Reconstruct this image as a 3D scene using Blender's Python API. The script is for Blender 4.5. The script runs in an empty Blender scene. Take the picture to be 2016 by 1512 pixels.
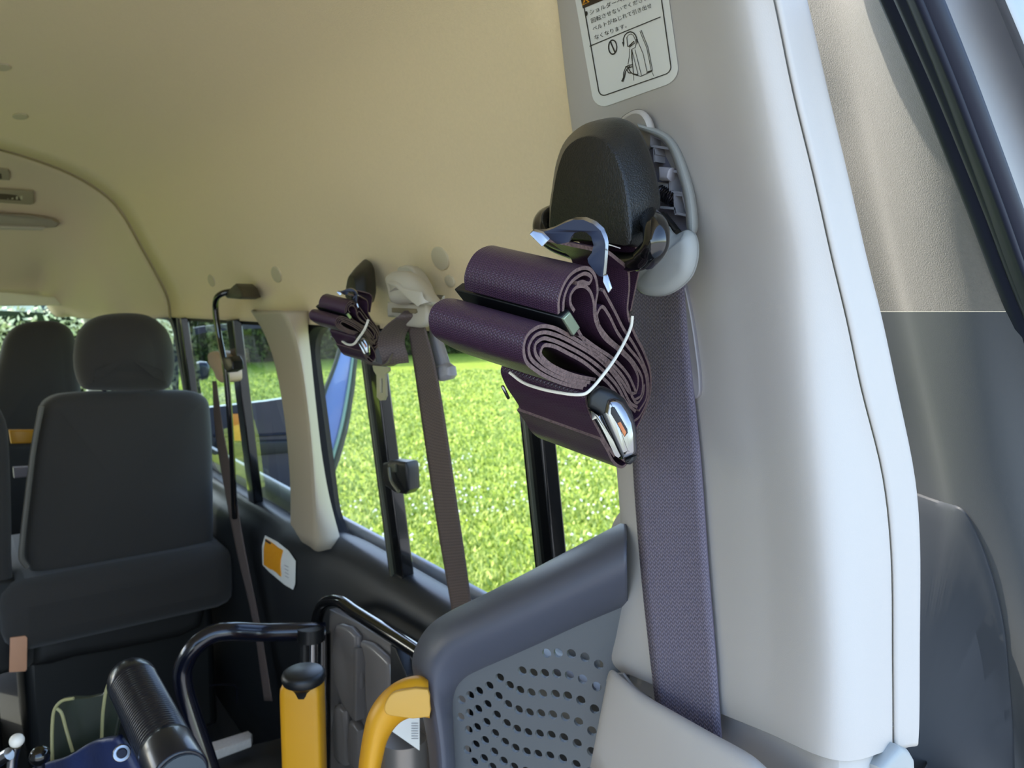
import bpy, bmesh, math, random
from mathutils import Vector, Matrix, geometry, noise
from mathutils.bvhtree import BVHTree
random.seed(7)
S = bpy.context.scene
COL = S.collection
CZ = 1.75                       # camera height above the lawn; van floor is 0.65
OFF = Vector((0, 0, CZ))
# ------------------------------------------------------------ camera
F = 1500.0
YAW = math.radians(36.4); PIT = math.radians(5.9)
FWD = Vector((math.sin(YAW)*math.cos(PIT), math.cos(YAW)*math.cos(PIT), -math.sin(PIT)))
RGT = Vector((math.cos(YAW), -math.sin(YAW), 0))
UPV = RGT.cross(FWD)
cd = bpy.data.cameras.new('camera'); cam = bpy.data.objects.new('camera', cd); COL.objects.link(cam)
cd.sensor_width = 36; cd.lens = F/2016*36; cd.clip_start = 0.01; cd.clip_end = 500
cam.matrix_world = Matrix.Translation(OFF) @ Matrix((RGT, UPV, -FWD)).transposed().to_4x4()
cd.dof.use_dof = True; cd.dof.focus_distance = 0.50; cd.dof.aperture_fstop = 16
S.camera = cam
# ------------------------------------------------------------ light
W = bpy.data.worlds.new('sky'); S.world = W; W.use_nodes = True
nt = W.node_tree; nt.nodes.clear()
o_ = nt.nodes.new('ShaderNodeOutputWorld'); b_ = nt.nodes.new('ShaderNodeBackground'); sk = nt.nodes.new('ShaderNodeTexSky')
sk.sky_type = 'NISHITA'; sk.sun_disc = False; sk.sun_elevation = math.radians(45); sk.sun_rotation = math.radians(-30)
sk.air_density = 1.0; sk.dust_density = 1.6
b_.inputs['Strength'].default_value = 0.62
nt.links.new(sk.outputs[0], b_.inputs[0]); nt.links.new(b_.outputs[0], o_.inputs[0])
sd = bpy.data.lights.new('sun', 'SUN'); sun = bpy.data.objects.new('sun', sd); COL.objects.link(sun)
sd.energy = 4.3; sd.angle = math.radians(0.6); sd.color = (1.0, .93, .80)
SE = math.radians(45); SA = math.radians(30)   # from +y towards -x
SDIR = Vector((-math.cos(SE)*math.sin(SA), math.cos(SE)*math.cos(SA), math.sin(SE)))
sun.rotation_euler = (-SDIR).to_track_quat('-Z', 'Y').to_euler(); sun.location = (0, 0, 20)
S.view_settings.view_transform = 'Standard'; S.view_settings.look = 'None'
S.view_settings.exposure = 0.45; S.view_settings.gamma = 1.0; S.view_settings.use_curve_mapping = False
# ------------------------------------------------------------ helpers
def D(px, py):
    return FWD + RGT*((px-1008)/F) + UPV*((756-py)/F)
def P(px, py, x=None, y=None, z=None, s=None):
    d = D(px, py)
    if x is not None: return d*(x/d.x)
    if y is not None: return d*(y/d.y)
    if z is not None: return d*(z/d.z)
    return d*s
def PP(px, py, p0, n):
    d = D(px, py); return d*(Vector(p0).dot(n)/d.dot(n))
GN = Vector((1, 0, .11)).normalized(); GP = Vector((.537, 0, -.04))       # leaning plane of the side glass
def PG(px, py, dx=0): return PP(px, py, GP+Vector((dx, 0, 0)), GN)
def gx(z, dx=0): return .537 - (z+.04)*.11 + dx

def tag(o, label=None, cat=None, group=None, kind=None):
    if label: o['label'] = label
    if cat: o['category'] = cat
    if group: o['group'] = group
    if kind: o['kind'] = kind
    return o
def empty(name, loc, label=None, cat=None, group=None, kind=None):
    o = bpy.data.objects.new(name, None); COL.objects.link(o); o.location = Vector(loc)+OFF
    o.empty_display_size = .02
    return tag(o, label, cat, group, kind)
WL = {}
def wloc(o):
    v = Vector((0, 0, 0))
    while o is not None: v += o.location; o = o.parent
    return v
def obj(name, verts, faces, mats, parent=None, smooth=True, midx=None, uvs=None, mods=(), bevel=0, angle=40):
    vs = [Vector(v)+OFF for v in verts]
    lo = Vector([min(v[i] for v in vs) for i in range(3)]); hi = Vector([max(v[i] for v in vs) for i in range(3)])
    org = Vector(((lo.x+hi.x)/2, (lo.y+hi.y)/2, lo.z))
    me = bpy.data.meshes.new(name)
    me.from_pydata([v-org for v in vs], [], faces)
    if not isinstance(mats, (list, tuple)): mats = [mats]
    for m in mats: me.materials.append(m)
    if uvs:
        ul = me.uv_layers.new(name='UVMap')
        for poly in me.polygons:
            for li, vi in zip(poly.loop_indices, poly.vertices): ul.data[li].uv = uvs[vi]
    if midx:
        for p, i in zip(me.polygons, midx): p.material_index = i
    me.validate()
    bm = bmesh.new(); bm.from_mesh(me)
    if not midx and not uvs:
        bmesh.ops.recalc_face_normals(bm, faces=bm.faces)
    bm.to_mesh(me); bm.free()
    o = bpy.data.objects.new(name, me); COL.objects.link(o)
    if parent is not None:
        o.parent = parent; o.location = org - wloc(parent)
    else: o.location = org
    if bevel:
        m = o.modifiers.new('bevel', 'BEVEL'); m.width = bevel; m.segments = 3; m.limit_method = 'ANGLE'; m.angle_limit = math.radians(35)
    for mt, kw in mods:
        m = o.modifiers.new(mt.lower(), mt)
        for k, v in kw.items(): setattr(m, k, v)
    if smooth:
        for p in me.polygons: p.use_smooth = True
        es = me.attributes.get('sharp_edge') or me.attributes.new('sharp_edge', 'BOOLEAN', 'EDGE')
        bm = bmesh.new(); bm.from_mesh(me); vals = [False]*len(me.edges)
        for e in bm.edges:
            if len(e.link_faces) == 2 and e.calc_face_angle(0) > math.radians(angle): vals[e.index] = True
        bm.free()
        es.data.foreach_set('value', vals)
    return o
def solid(t, off=1): return ('SOLIDIFY', dict(thickness=t, offset=off))
class MB:
    def __init__(s): s.v = []; s.f = []; s.m = []; s.uv = []
    def add(s, vf, mi=0):
        v, f = vf[0], vf[1]; b = len(s.v); s.v += list(v); s.f += [tuple(i+b for i in q) for q in f]; s.m += [mi]*len(f)
        if len(vf) > 2: s.uv += vf[2]
        else: s.uv += [(0, 0)]*len(v)
        return s
    def build(s, name, mats, parent=None, uv=False, **k):
        return obj(name, s.v, s.f, mats, parent, midx=s.m if isinstance(mats, (list, tuple)) else None, uvs=s.uv if uv else None, **k)
def cr(pts, n=8, closed=False):
    pts = [Vector(p) for p in pts]; out = []; N = len(pts)
    rng = range(N) if closed else range(N-1)
    for i in rng:
        if closed: p0, p1, p2, p3 = pts[i-1], pts[i], pts[(i+1) % N], pts[(i+2) % N]
        else:
            p1, p2 = pts[i], pts[i+1]; p0 = pts[i-1] if i else p1*2-p2; p3 = pts[i+2] if i+2 < N else p2*2-p1
        # centripetal
        t0 = 0; t1 = t0+max((p1-p0).length, 1e-9)**.5; t2 = t1+max((p2-p1).length, 1e-9)**.5; t3 = t2+max((p3-p2).length, 1e-9)**.5
        for k in range(n):
            t = t1+(t2-t1)*k/n
            A1 = p0*((t1-t)/(t1-t0))+p1*((t-t0)/(t1-t0)); A2 = p1*((t2-t)/(t2-t1))+p2*((t-t1)/(t2-t1)); A3 = p2*((t3-t)/(t3-t2))+p3*((t-t2)/(t3-t2))
            B1 = A1*((t2-t)/(t2-t0))+A2*((t-t0)/(t2-t0)); B2 = A2*((t3-t)/(t3-t1))+A3*((t-t1)/(t3-t1))
            out.append(B1*((t2-t)/(t2-t1))+B2*((t-t1)/(t2-t1)))
    if not closed: out.append(pts[-1].copy())
    return out
def loft(rows, nu=1, nv=1, closed=False):
    rr = [cr(r, nu, closed) if nu > 1 else [Vector(p) for p in r] for r in rows]
    if nv > 1:
        cols = [cr([r[i] for r in rr], nv) for i in range(len(rr[0]))]
        rr = [[c[j] for c in cols] for j in range(len(cols[0]))]
    m = len(rr[0]); v = [p for r in rr for p in r]; f = []
    for j in range(len(rr)-1):
        for i in range(m if closed else m-1):
            f.append((j*m+i, j*m+(i+1) % m, (j+1)*m+(i+1) % m, (j+1)*m+i))
    uv = [(i/max(m-1, 1), j/max(len(rr)-1, 1)) for j in range(len(rr)) for i in range(m)]
    return v, f, uv
def tube(path, r, n=12, k=6, closed=False, cap=True):
    pts = cr(path, k, closed) if k > 1 else [Vector(p) for p in path]
    N = len(pts); v = []; f = []; ref = None
    for i, p in enumerate(pts):
        if closed: t = pts[(i+1) % N]-pts[i-1]
        else: t = pts[min(i+1, N-1)]-pts[max(i-1, 0)]
        t.normalize()
        if ref is None:
            ref = Vector((0, 0, 1)) if abs(t.z) < .8 else Vector((1, 0, 0))
        ref = (ref-t*ref.dot(t)).normalized(); b = t.cross(ref)
        rad = r[min(int(i*len(r)/N), len(r)-1)] if isinstance(r, (list, tuple)) else r
        for a in range(n):
            th = 2*math.pi*a/n; v.append(p+ref*math.cos(th)*rad+b*math.sin(th)*rad)
    for i in range(N if closed else N-1):
        for a in range(n):
            j = (i+1) % N; f.append((i*n+a, i*n+(a+1) % n, j*n+(a+1) % n, j*n+a))
    if cap and not closed:
        f.append(tuple(range(n))[::-1]); f.append(tuple((N-1)*n+a for a in range(n)))
    return v, f
def box(c, sx, sy, sz, ax=None):
    c = Vector(c); ax = ax or (Vector((1, 0, 0)), Vector((0, 1, 0)), Vector((0, 0, 1)))
    v = [c+ax[0]*(a*sx/2)+ax[1]*(b*sy/2)+ax[2]*(d*sz/2) for a in (-1, 1) for b in (-1, 1) for d in (-1, 1)]
    return v, [(0, 1, 3, 2), (4, 6, 7, 5), (0, 4, 5, 1), (2, 3, 7, 6), (0, 2, 6, 4), (1, 5, 7, 3)]
def prism(poly, vec):
    n = len(poly); vec = Vector(vec); v = [Vector(p) for p in poly]+[Vector(p)+vec for p in poly]
    return v, [tuple(range(n)), tuple(range(2*n-1, n-1, -1))]+[(i, (i+1) % n, n+(i+1) % n, n+i) for i in range(n)]
def slab(poly, nrm, t, r=.002, dome=0, steps=4, smoothn=0):
    """rounded plate: poly = 3D outline (front), nrm = towards the viewer, t = thickness backwards, r = edge radius"""
    nrm = Vector(nrm).normalized(); pts = cr(poly, smoothn, True) if smoothn > 1 else [Vector(p) for p in poly]
    n = len(pts); cen = sum(pts, Vector())/n
    e1 = (pts[0]-cen); e1 = (e1-nrm*e1.dot(nrm)).normalized(); e2 = nrm.cross(e1)
    q = [((p-cen).dot(e1), (p-cen).dot(e2)) for p in pts]
    area = sum(q[i][0]*q[(i+1) % n][1]-q[(i+1) % n][0]*q[i][1] for i in range(n)); sg = 1 if area > 0 else -1
    offs = []
    for i in range(n):
        a = Vector(q[i-1]); c = Vector(q[(i+1) % n]); t_ = (c-a)
        t_ = t_.normalized() if t_.length > 1e-9 else Vector((1, 0))
        offs.append((e1*(-t_.y)+e2*t_.x)*sg)       # inward
    rings = []
    if dome:
        for k in (0.03, .12, .25, .4, .55, .7, .82, .92):
            rings.append([cen.lerp(pts[i]+offs[i]*r, k)+nrm*dome*(1-k*k) for i in range(n)])
    for k in range(steps+1):
        a = math.pi/2*k/steps
        rings.append([pts[i]+offs[i]*r*(1-math.sin(a))-nrm*r*(1-math.cos(a)) for i in range(n)])
    for k in range(steps+1):
        a = math.pi/2*(1-k/steps)
        rings.append([pts[i]+offs[i]*r*(1-math.sin(a))-nrm*(t-r*(1-math.cos(a))) for i in range(n)])
    v = [p for R in rings for p in R]; f = []
    for j in range(len(rings)-1):
        for i in range(n): f.append((j*n+i, j*n+(i+1) % n, (j+1)*n+(i+1) % n, (j+1)*n+i))
    f.append(tuple(range(n))[::-1]); f.append(tuple((len(rings)-1)*n+i for i in range(n)))
    return v, f
def ribbon(path, wv, width, th=.0015, k=8):
    """webbing: centre-less strip whose near edge follows path and whose width runs along wv. slot 0 faces, 1 edges"""
    pts = cr(path, k); wv = Vector(wv).normalized(); N = len(pts); v = []; f = []; mi = []; uv = []; L = 0
    for i, p in enumerate(pts):
        t = (pts[min(i+1, N-1)]-pts[max(i-1, 0)]).normalized(); nn = t.cross(wv).normalized()
        if i: L += (p-pts[i-1]).length
        for a, b, u in ((0, -.5, 0), (0, .5, 0), (1, .5, width), (1, -.5, width)):
            v.append(p+wv*(a*width)+nn*(b*th)); uv.append((L, u))
    for i in range(N-1):
        for a, m in ((0, 1), (1, 0), (2, 1), (3, 0)):
            f.append((i*4+a, i*4+(a+1) % 4, i*4+4+(a+1) % 4, i*4+4+a)); mi.append(m)
    f += [(0, 1, 2, 3), (N*4-1, N*4-2, N*4-3, N*4-4)]; mi += [1, 1]
    return v, f, uv, mi
def copy_tree(o, parent=None, name=None):
    c = o.copy(); COL.objects.link(c); c.parent = parent
    for ch in list(o.children): copy_tree(ch, c)
    return c
# ------------------------------------------------------------ materials
def lin(c):
    return tuple(((x/255)/12.92 if x/255 <= .04045 else ((x/255+.055)/1.055)**2.4) for x in c)
MC = {}
def mat(name, col, rough=.5, metal=0, var=.0, vscale=40, bump=0, bscale=300, spec=.5, coat=0, coords='Object', sheen=0, emit=0):
    if name in MC: return MC[name]
    m = bpy.data.materials.new(name); m.use_nodes = True; nt = m.node_tree; b = nt.nodes['Principled BSDF']
    c = lin(col); b.inputs['Base Color'].default_value = (*c, 1); b.inputs['Roughness'].default_value = rough
    b.inputs['Metallic'].default_value = metal; b.inputs['Specular IOR Level'].default_value = spec
    b.inputs['Coat Weight'].default_value = coat; b.inputs['Sheen Weight'].default_value = sheen
    tc = nt.nodes.new('ShaderNodeTexCoord')
    if var:
        n = nt.nodes.new('ShaderNodeTexNoise'); n.inputs['Scale'].default_value = vscale; n.inputs['Detail'].default_value = 4
        r = nt.nodes.new('ShaderNodeMix'); r.data_type = 'RGBA'
        r.inputs[6].default_value = (*[x*(1-var) for x in c], 1); r.inputs[7].default_value = (*[min(1, x*(1+var)) for x in c], 1)
        nt.links.new(tc.outputs[coords], n.inputs['Vector']); nt.links.new(n.outputs['Fac'], r.inputs[0]); nt.links.new(r.outputs[2], b.inputs['Base Color'])
    if bump:
        n = nt.nodes.new('ShaderNodeTexNoise'); n.inputs['Scale'].default_value = bscale; n.inputs['Detail'].default_value = 3
        bp = nt.nodes.new('ShaderNodeBump'); bp.inputs['Strength'].default_value = bump; bp.inputs['Distance'].default_value = .001
        nt.links.new(tc.outputs[coords], n.inputs['Vector']); nt.links.new(n.outputs['Fac'], bp.inputs['Height']); nt.links.new(bp.outputs[0], b.inputs['Normal'])
    MC[name] = m; return m
def webmat(name, col, col2, rough=.5, s=900, ribs=True, strength=.6):
    m = bpy.data.materials.new(name); m.use_nodes = True; nt = m.node_tree; b = nt.nodes['Principled BSDF']
    b.inputs['Roughness'].default_value = rough; b.inputs['Specular IOR Level'].default_value = .5
    tc = nt.nodes.new('ShaderNodeTexCoord'); sep = nt.nodes.new('ShaderNodeSeparateXYZ'); nt.links.new(tc.outputs['UV'], sep.inputs[0])
    def M(op, a, bb=None):
        n = nt.nodes.new('ShaderNodeMath'); n.operation = op
        for i, q in enumerate((a, bb)):
            if q is None: continue
            if isinstance(q, (int, float)): n.inputs[i].default_value = q
            else: nt.links.new(q, n.inputs[i])
        return n.outputs[0]
    u, v = sep.outputs[0], sep.outputs[1]
    # herringbone weave: wave along u whose phase zigzags across v
    tri = M('ABSOLUTE', M('SUBTRACT', M('FRACT', M('MULTIPLY', v, s*.18)), .5))
    ph = M('ADD', M('MULTIPLY', u, s*2.2), M('MULTIPLY', tri, 9.0))
    w1 = M('ADD', M('MULTIPLY', M('SINE', ph), .5), .5)
    w2 = M('ADD', M('MULTIPLY', M('SINE', M('MULTIPLY', v, s*2.3)), .5), .5)
    h = M('MULTIPLY', w1, M('ADD', M('MULTIPLY', w2, .6), .4))
    mx = nt.nodes.new('ShaderNodeMix'); mx.data_type = 'RGBA'; mx.inputs[6].default_value = (*lin(col2), 1); mx.inputs[7].default_value = (*lin(col), 1)
    nt.links.new(h, mx.inputs[0]); nt.links.new(mx.outputs[2], b.inputs['Base Color'])
    bp = nt.nodes.new('ShaderNodeBump'); bp.inputs['Strength'].default_value = strength; bp.inputs['Distance'].default_value = .0006
    nt.links.new(h, bp.inputs['Height']); nt.links.new(bp.outputs[0], b.inputs['Normal'])
    return m
def glassmat(name, tint=(1, 1, 1), refl=.035):
    m = bpy.data.materials.new(name); m.use_nodes = True; nt = m.node_tree; nt.nodes.clear()
    o = nt.nodes.new('ShaderNodeOutputMaterial'); t = nt.nodes.new('ShaderNodeBsdfTransparent'); g = nt.nodes.new('ShaderNodeBsdfGlossy')
    g.inputs['Roughness'].default_value = .01; t.inputs[0].default_value = (*tint, 1)
    lw = nt.nodes.new('ShaderNodeLayerWeight'); lw.inputs[0].default_value = .5; mx = nt.nodes.new('ShaderNodeMixShader')
    pw = nt.nodes.new('ShaderNodeMath'); pw.operation = 'POWER'; pw.inputs[1].default_value = 5
    ma = nt.nodes.new('ShaderNodeMath'); ma.operation = 'MULTIPLY_ADD'; ma.inputs[1].default_value = .8; ma.inputs[2].default_value = refl
    nt.links.new(lw.outputs['Facing'], pw.inputs[0]); nt.links.new(pw.outputs[0], ma.inputs[0]); fr = ma
    nt.links.new(fr.outputs[0], mx.inputs[0]); nt.links.new(t.outputs[0], mx.inputs[1]); nt.links.new(g.outputs[0], mx.inputs[2]); nt.links.new(mx.outputs[0], o.inputs[0])
    return m
M_head = mat('headliner_felt', (224, 202, 158), .95, var=.05, vscale=260, bump=.5, bscale=900, sheen=.2)
M_head2 = mat('quarter_felt', (128, 125, 116), .95, var=.12, vscale=300, bump=.6, bscale=900, sheen=.2)
M_cream2 = mat('centre_pillar_plastic', (170, 158, 138), .55)
M_cream = mat('cream_pillar_plastic', (182, 176, 169), .55, bump=.1, bscale=1500)
M_header = mat('header_plastic', (204, 186, 156), .6)
M_char = mat('charcoal_trim_plastic', (23, 25, 28), .45, bump=.15, bscale=900)
M_black = mat('black_plastic', (20, 21, 22), .4)
M_gloss = mat('gloss_black', (12, 12, 13), .12, coat=.5)
M_rubber = mat('rubber_seal', (14, 20, 38), .6, spec=.3)
M_paint = mat('silver_paint', (150, 152, 156), .4, metal=.2, var=.04, vscale=60)
M_quart2 = mat('quarter_lower_plastic', (74, 78, 84), .6)
M_quart = mat('quarter_plastic', (90, 93, 95), .6, bump=.15, bscale=1500)
M_cover = mat('grained_black_cover', (19, 20, 19), .33, bump=.6, bscale=1000)
M_gry = mat('pale_grey_plastic', (158, 160, 156), .5)
M_gry2 = mat('rib_grey_plastic', (150, 148, 152), .5)
M_chrome = mat('chrome', (150, 150, 152), .2, metal=1)
M_steel = mat('dark_steel', (34, 34, 44), .38, metal=.6)
M_web = webmat('strap_webbing', (74, 48, 70), (42, 28, 40), .3, 1900, strength=.3)
M_edge = mat('strap_edge', (104, 84, 80), .85, var=.75, vscale=420, bump=1, bscale=700)
M_belt = webmat('belt_webbing', (146, 138, 154), (96, 90, 106), .6, 950, strength=.9)
M_belte = mat('belt_edge', (105, 98, 112), .8)
M_belt2 = webmat('brown_belt_webbing', (104, 90, 84), (80, 68, 64), .65, 700, strength=.5)
M_belt2e = mat('brown_belt_edge', (84, 72, 68), .8)
M_band = mat('rubber_band', (228, 222, 205), .55)
M_seat = mat('seat_cloth', (50, 47, 44), .95, var=.18, vscale=500, bump=.6, bscale=700, sheen=.15)
M_seat2 = mat('seat_vinyl', (28, 27, 26), .6, bump=.2, bscale=500)
M_yel = mat('yellow_plastic', (208, 148, 24), .4, bump=.05, bscale=900)
M_yel2 = mat('yellow_plastic_insert', (204, 156, 66), .5, bump=.05, bscale=900)
M_slate = mat('slate_grey_plastic', (78, 80, 90), .42, bump=.12, bscale=1800)
M_mesh = mat('panel_grey_plastic', (92, 94, 95), .55, bump=.15, bscale=1800)
M_white = mat('label_white', (226, 226, 220), .35)
M_ink = mat('ink_black', (28, 26, 26), .5)
M_inkd = mat('ink_dark_brown', (48, 30, 22), .5)
M_ora = mat('label_orange', (225, 150, 20), .4)
M_blue = mat('blue_vinyl', (30, 42, 80), .45, var=.12, vscale=60, bump=.6, bscale=160)
M_red = mat('buckle_button', (200, 120, 70), .5)
M_floor = mat('van_floor', (26, 26, 27), .8, bump=.3, bscale=200)
M_navy = mat('navy_paint', (12, 20, 46), .3, coat=.4)
M_tyre = mat('tyre', (22, 22, 22), .8)
M_glass = glassmat('side_glass'); M_tint = glassmat('tinted_glass', (.82, .88, .86))
M_winds = glassmat('windscreen_glass', (.92, 1, .95))
M_skin = mat('peach_plastic', (196, 156, 128), .6)
# ------------------------------------------------------------ GROUND, HEDGE, CAR
def lawnmat():
    m = bpy.data.materials.new('lawn'); m.use_nodes = True; nt = m.node_tree; b = nt.nodes['Principled BSDF']
    b.inputs['Roughness'].default_value = .95; b.inputs['Specular IOR Level'].default_value = .1
    tc = nt.nodes.new('ShaderNodeTexCoord')
    n1 = nt.nodes.new('ShaderNodeTexNoise'); n1.inputs['Scale'].default_value = 9; n1.inputs['Detail'].default_value = 8; n1.inputs['Roughness'].default_value = .75
    n2 = nt.nodes.new('ShaderNodeTexNoise'); n2.inputs['Scale'].default_value = .9; n2.inputs['Detail'].default_value = 5
    r1 = nt.nodes.new('ShaderNodeValToRGB'); e = r1.color_ramp.elements
    e[0].position = .33; e[0].color = (.11, .17, .016, 1); e[1].position = .70; e[1].color = (.45, .52, .11, 1)
    k = e.new(.5); k.color = (.27, .36, .045, 1)
    mx = nt.nodes.new('ShaderNodeMix'); mx.data_type = 'RGBA'; mx.blend_type = 'MULTIPLY'; mx.inputs[0].default_value = .5
    r2 = nt.nodes.new('ShaderNodeValToRGB'); r2.color_ramp.elements[0].position = .35; r2.color_ramp.elements[0].color = (.7, .8, .6, 1); r2.color_ramp.elements[1].position = .65
    for n in (n1, n2): nt.links.new(tc.outputs['Object'], n.inputs['Vector'])
    nt.links.new(n1.outputs[0], r1.inputs[0]); nt.links.new(n2.outputs[0], r2.inputs[0])
    nt.links.new(r1.outputs[0], mx.inputs[6]); nt.links.new(r2.outputs[0], mx.inputs[7]); nt.links.new(mx.outputs[2], b.inputs['Base Color'])
    bp = nt.nodes.new('ShaderNodeBump'); bp.inputs['Strength'].default_value = .6; bp.inputs['Distance'].default_value = .03
    nt.links.new(n1.outputs[0], bp.inputs['Height']); nt.links.new(bp.outputs[0], b.inputs['Normal'])
    return m
G = -CZ
M_lawn = lawnmat()
v = [(-150, -150, G), (150, -150, G), (150, 150, G), (-150, 150, G)]
tag(obj('lawn_ground', v, [(0, 1, 2, 3)], M_lawn, smooth=False), kind='structure')
M_conc = mat('concrete', (168, 165, 158), .9, var=.12, vscale=3)
tag(obj('bounce_ground', [(-40, -40, G+.01), (40, -40, G+.01), (40, .3, G+.01), (1.4, .3, G+.01), (1.4, 5.5, G+.01), (-2.2, 5.5, G+.01), (-2.2, .3, G+.01), (-40, .3, G+.01)], [tuple(range(8))], M_conc, smooth=False), kind='structure')  # unseen paving added to bounce neutral light instead of lawn green
def leafmat(name, a, b2, rough=.6, trans=0):
    m = bpy.data.materials.new(name); m.use_nodes = True; nt = m.node_tree; b = nt.nodes['Principled BSDF']; b.inputs['Roughness'].default_value = rough
    g = nt.nodes.new('ShaderNodeNewGeometry'); mx = nt.nodes.new('ShaderNodeMix'); mx.data_type = 'RGBA'
    mx.inputs[6].default_value = (*a, 1); mx.inputs[7].default_value = (*b2, 1)
    nt.links.new(g.outputs['Random Per Island'], mx.inputs[0]); nt.links.new(mx.outputs[2], b.inputs['Base Color'])
    return m
M_blade = leafmat('grass_blade', (.16, .25, .025), (.58, .64, .17), .8)
M_flower = leafmat('clover_white', (.75, .75, .62), (.95, .95, .85), .8)
# grass tufts in the part of the lawn seen from the van
v = []; f = []
def lawnpt():
    # pixel-free sampling: polar around the van, denser near
    a = math.radians(random.uniform(14, 52)); r = 3.6*math.exp(random.random()*1.75)
    return r*math.sin(a), r*math.cos(a), r
for i in range(80000):
    x, y, r = lawnpt()
    if noise.noise(Vector((x*1.3, y*1.3, 0)))*.5+random.random() < .25: continue
    h = random.uniform(.02, .055); w = random.uniform(.006, .012)*(.5+r/7); a = random.uniform(0, 6.28)
    dx, dy = math.cos(a)*w, math.sin(a)*w; lx, ly = random.uniform(-.03, .03), random.uniform(-.03, .03)
    b = len(v); v += [(x-dx, y-dy, G), (x+dx, y+dy, G), (x+lx, y+ly, G+h)]; f.append((b, b+1, b+2))
tag(obj('grass', v, f, M_blade, smooth=False), 'bright sunlit grass with clover growing outside the rear side window', 'grass', kind='stuff')
v = []; f = []
for i in range(2600):
    x, y, r = lawnpt()
    if r > 9 or noise.noise(Vector((x*.8, y*.8, 3))) < -.05: continue
    s = random.uniform(.007, .016); z = G+random.uniform(.03, .055); b = len(v); c = Vector((x, y, z))
    v += [c+Vector(q)*s for q in ((1, 0, 0), (0, 1, 0), (-1, 0, 0), (0, -1, 0), (0, 0, 1), (0, 0, -1))]
    f += [tuple(b+j for j in t) for t in ((0, 1, 4), (1, 2, 4), (2, 3, 4), (3, 0, 4), (1, 0, 5), (2, 1, 5), (3, 2, 5), (0, 3, 5))]
tag(obj('clover_flowers', v, f, M_flower, smooth=False), 'tiny white clover heads scattered over the near lawn', 'flowers', kind='stuff')
# hedge
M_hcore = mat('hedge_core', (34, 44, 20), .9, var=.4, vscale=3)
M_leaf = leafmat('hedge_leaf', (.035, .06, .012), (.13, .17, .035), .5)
M_leafl = leafmat('painted_sunlit_leaf', (.40, .42, .16), (.85, .80, .50), .5)  # paler leaf copy with the sunlight put into its colour
def hedge(x0, x1, y, h, depth, n, label, ml=None, lsz=1):
    e = empty('hedge', ((x0+x1)/2, y, G), label, 'hedge')
    rows = []
    for j in range(9):
        t = j/8; row = []
        for i in range(61):
            x = x0+(x1-x0)*i/60; yy = y-depth/2*math.sin(min(t*1.3, 1)*math.pi/2)+.35*noise.noise(Vector((x*.6, t*4, 1))); row.append((x, yy, G+h*t+.3*noise.noise(Vector((x*.7, t, 5)))*t))
        rows.append(row)
    rows.append([(p[0], y+depth/2, p[2]) for p in rows[-1]]); rows.append([(p[0], y+depth/2, G) for p in rows[-1]])
    vf = loft(rows); obj('foliage_core', vf[0], vf[1], M_hcore, e)
    v = []; f = []
    for i in range(n):
        x = random.uniform(x0, x1); t = random.random()
        yy = y-depth/2*math.sin(min(t*1.3, 1)*math.pi/2)+.35*noise.noise(Vector((x*.6, t*4, 1))) - random.random()*.25+.08
        if t > .93: yy += random.random()*depth
        c = Vector((x, yy, G+h*t+random.uniform(-.05, .12))); s = random.uniform(.05, .13)
        a = Vector([random.uniform(-1, 1) for _ in range(3)]).normalized(); bb = a.orthogonal().normalized()
        s *= lsz; b = len(v); v += [c-a*s, c+bb*s*.45, c+a*s, c-bb*s*.45]; f.append((b, b+1, b+2, b+3))
    obj('leaves', v, f, ml or M_leaf, e, smooth=False)
    return e
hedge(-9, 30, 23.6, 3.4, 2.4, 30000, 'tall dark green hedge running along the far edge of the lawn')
hedge(-7.5, 2.6, 12, 1.66, 1.2, 24000, 'lower hedge with sunlight painted into its leaves, seen through the windscreen', M_leafl, .5)
# distant pale house behind the low hedge, seen as bits through the windscreen
e = empty('garden_shed', (-3, 16, G), 'pale building behind the hedge seen through the windscreen', 'building')
M_shed = mat('pale_render', (225, 222, 205), .8); M_roof = mat('slate_roof', (70, 78, 90), .6)
for i, (x0, x1) in enumerate(((-7, -5.9), (-4.4, -3.4), (-2.2, -1.3), (.2, 1.2))):
    b = box(((x0+x1)/2, 16, G+1.3), x1-x0, 1.2, 2.6); obj('wall', b[0], b[1], M_shed, e, smooth=False)
b = box((-3, 16.4, G+1.25), 9, .8, 2.4); obj('back_wall', b[0], b[1], M_roof, e, smooth=False)
b = box((-3, 16.2, G+2.85), 9.6, 2.2, .3); obj('roof', b[0], b[1], M_roof, e, smooth=False)

# the van's own front door, standing open; seen through the middle window
dr_ = empty('door_1', (1.05, 3.3, -1.15), kind='structure')
DP0 = Vector((.62, 3.42, 0)); DD = Vector((.98, -.20, 0)).normalized(); DN = Vector((-.20, -.98, 0)).normalized()
def PD(x, y, o=0): return PP(x, y, DP0+DN*o, DN)
M_dsky = mat('door_sky_sheen', (70, 112, 178), .25, coat=.6)  # sky reflection on the navy door frame, put into the colour
outer = [(342, 652), (400, 642), (470, 636), (540, 632), (620, 632), (690, 640), (703, 665), (701, 710), (696, 765), (684, 840), (668, 900), (655, 935), (640, 975), (630, 1040), (600, 1250), (330, 1250)]
winh = [(352, 668), (400, 655), (470, 648), (540, 645), (610, 646), (672, 650), (674, 668), (664, 700), (652, 740), (640, 768), (560, 783), (520, 789), (420, 800), (352, 808)]
vs_ = [Vector(p) for p in outer+winh]; no = len(outer); ni = len(winh)
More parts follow.
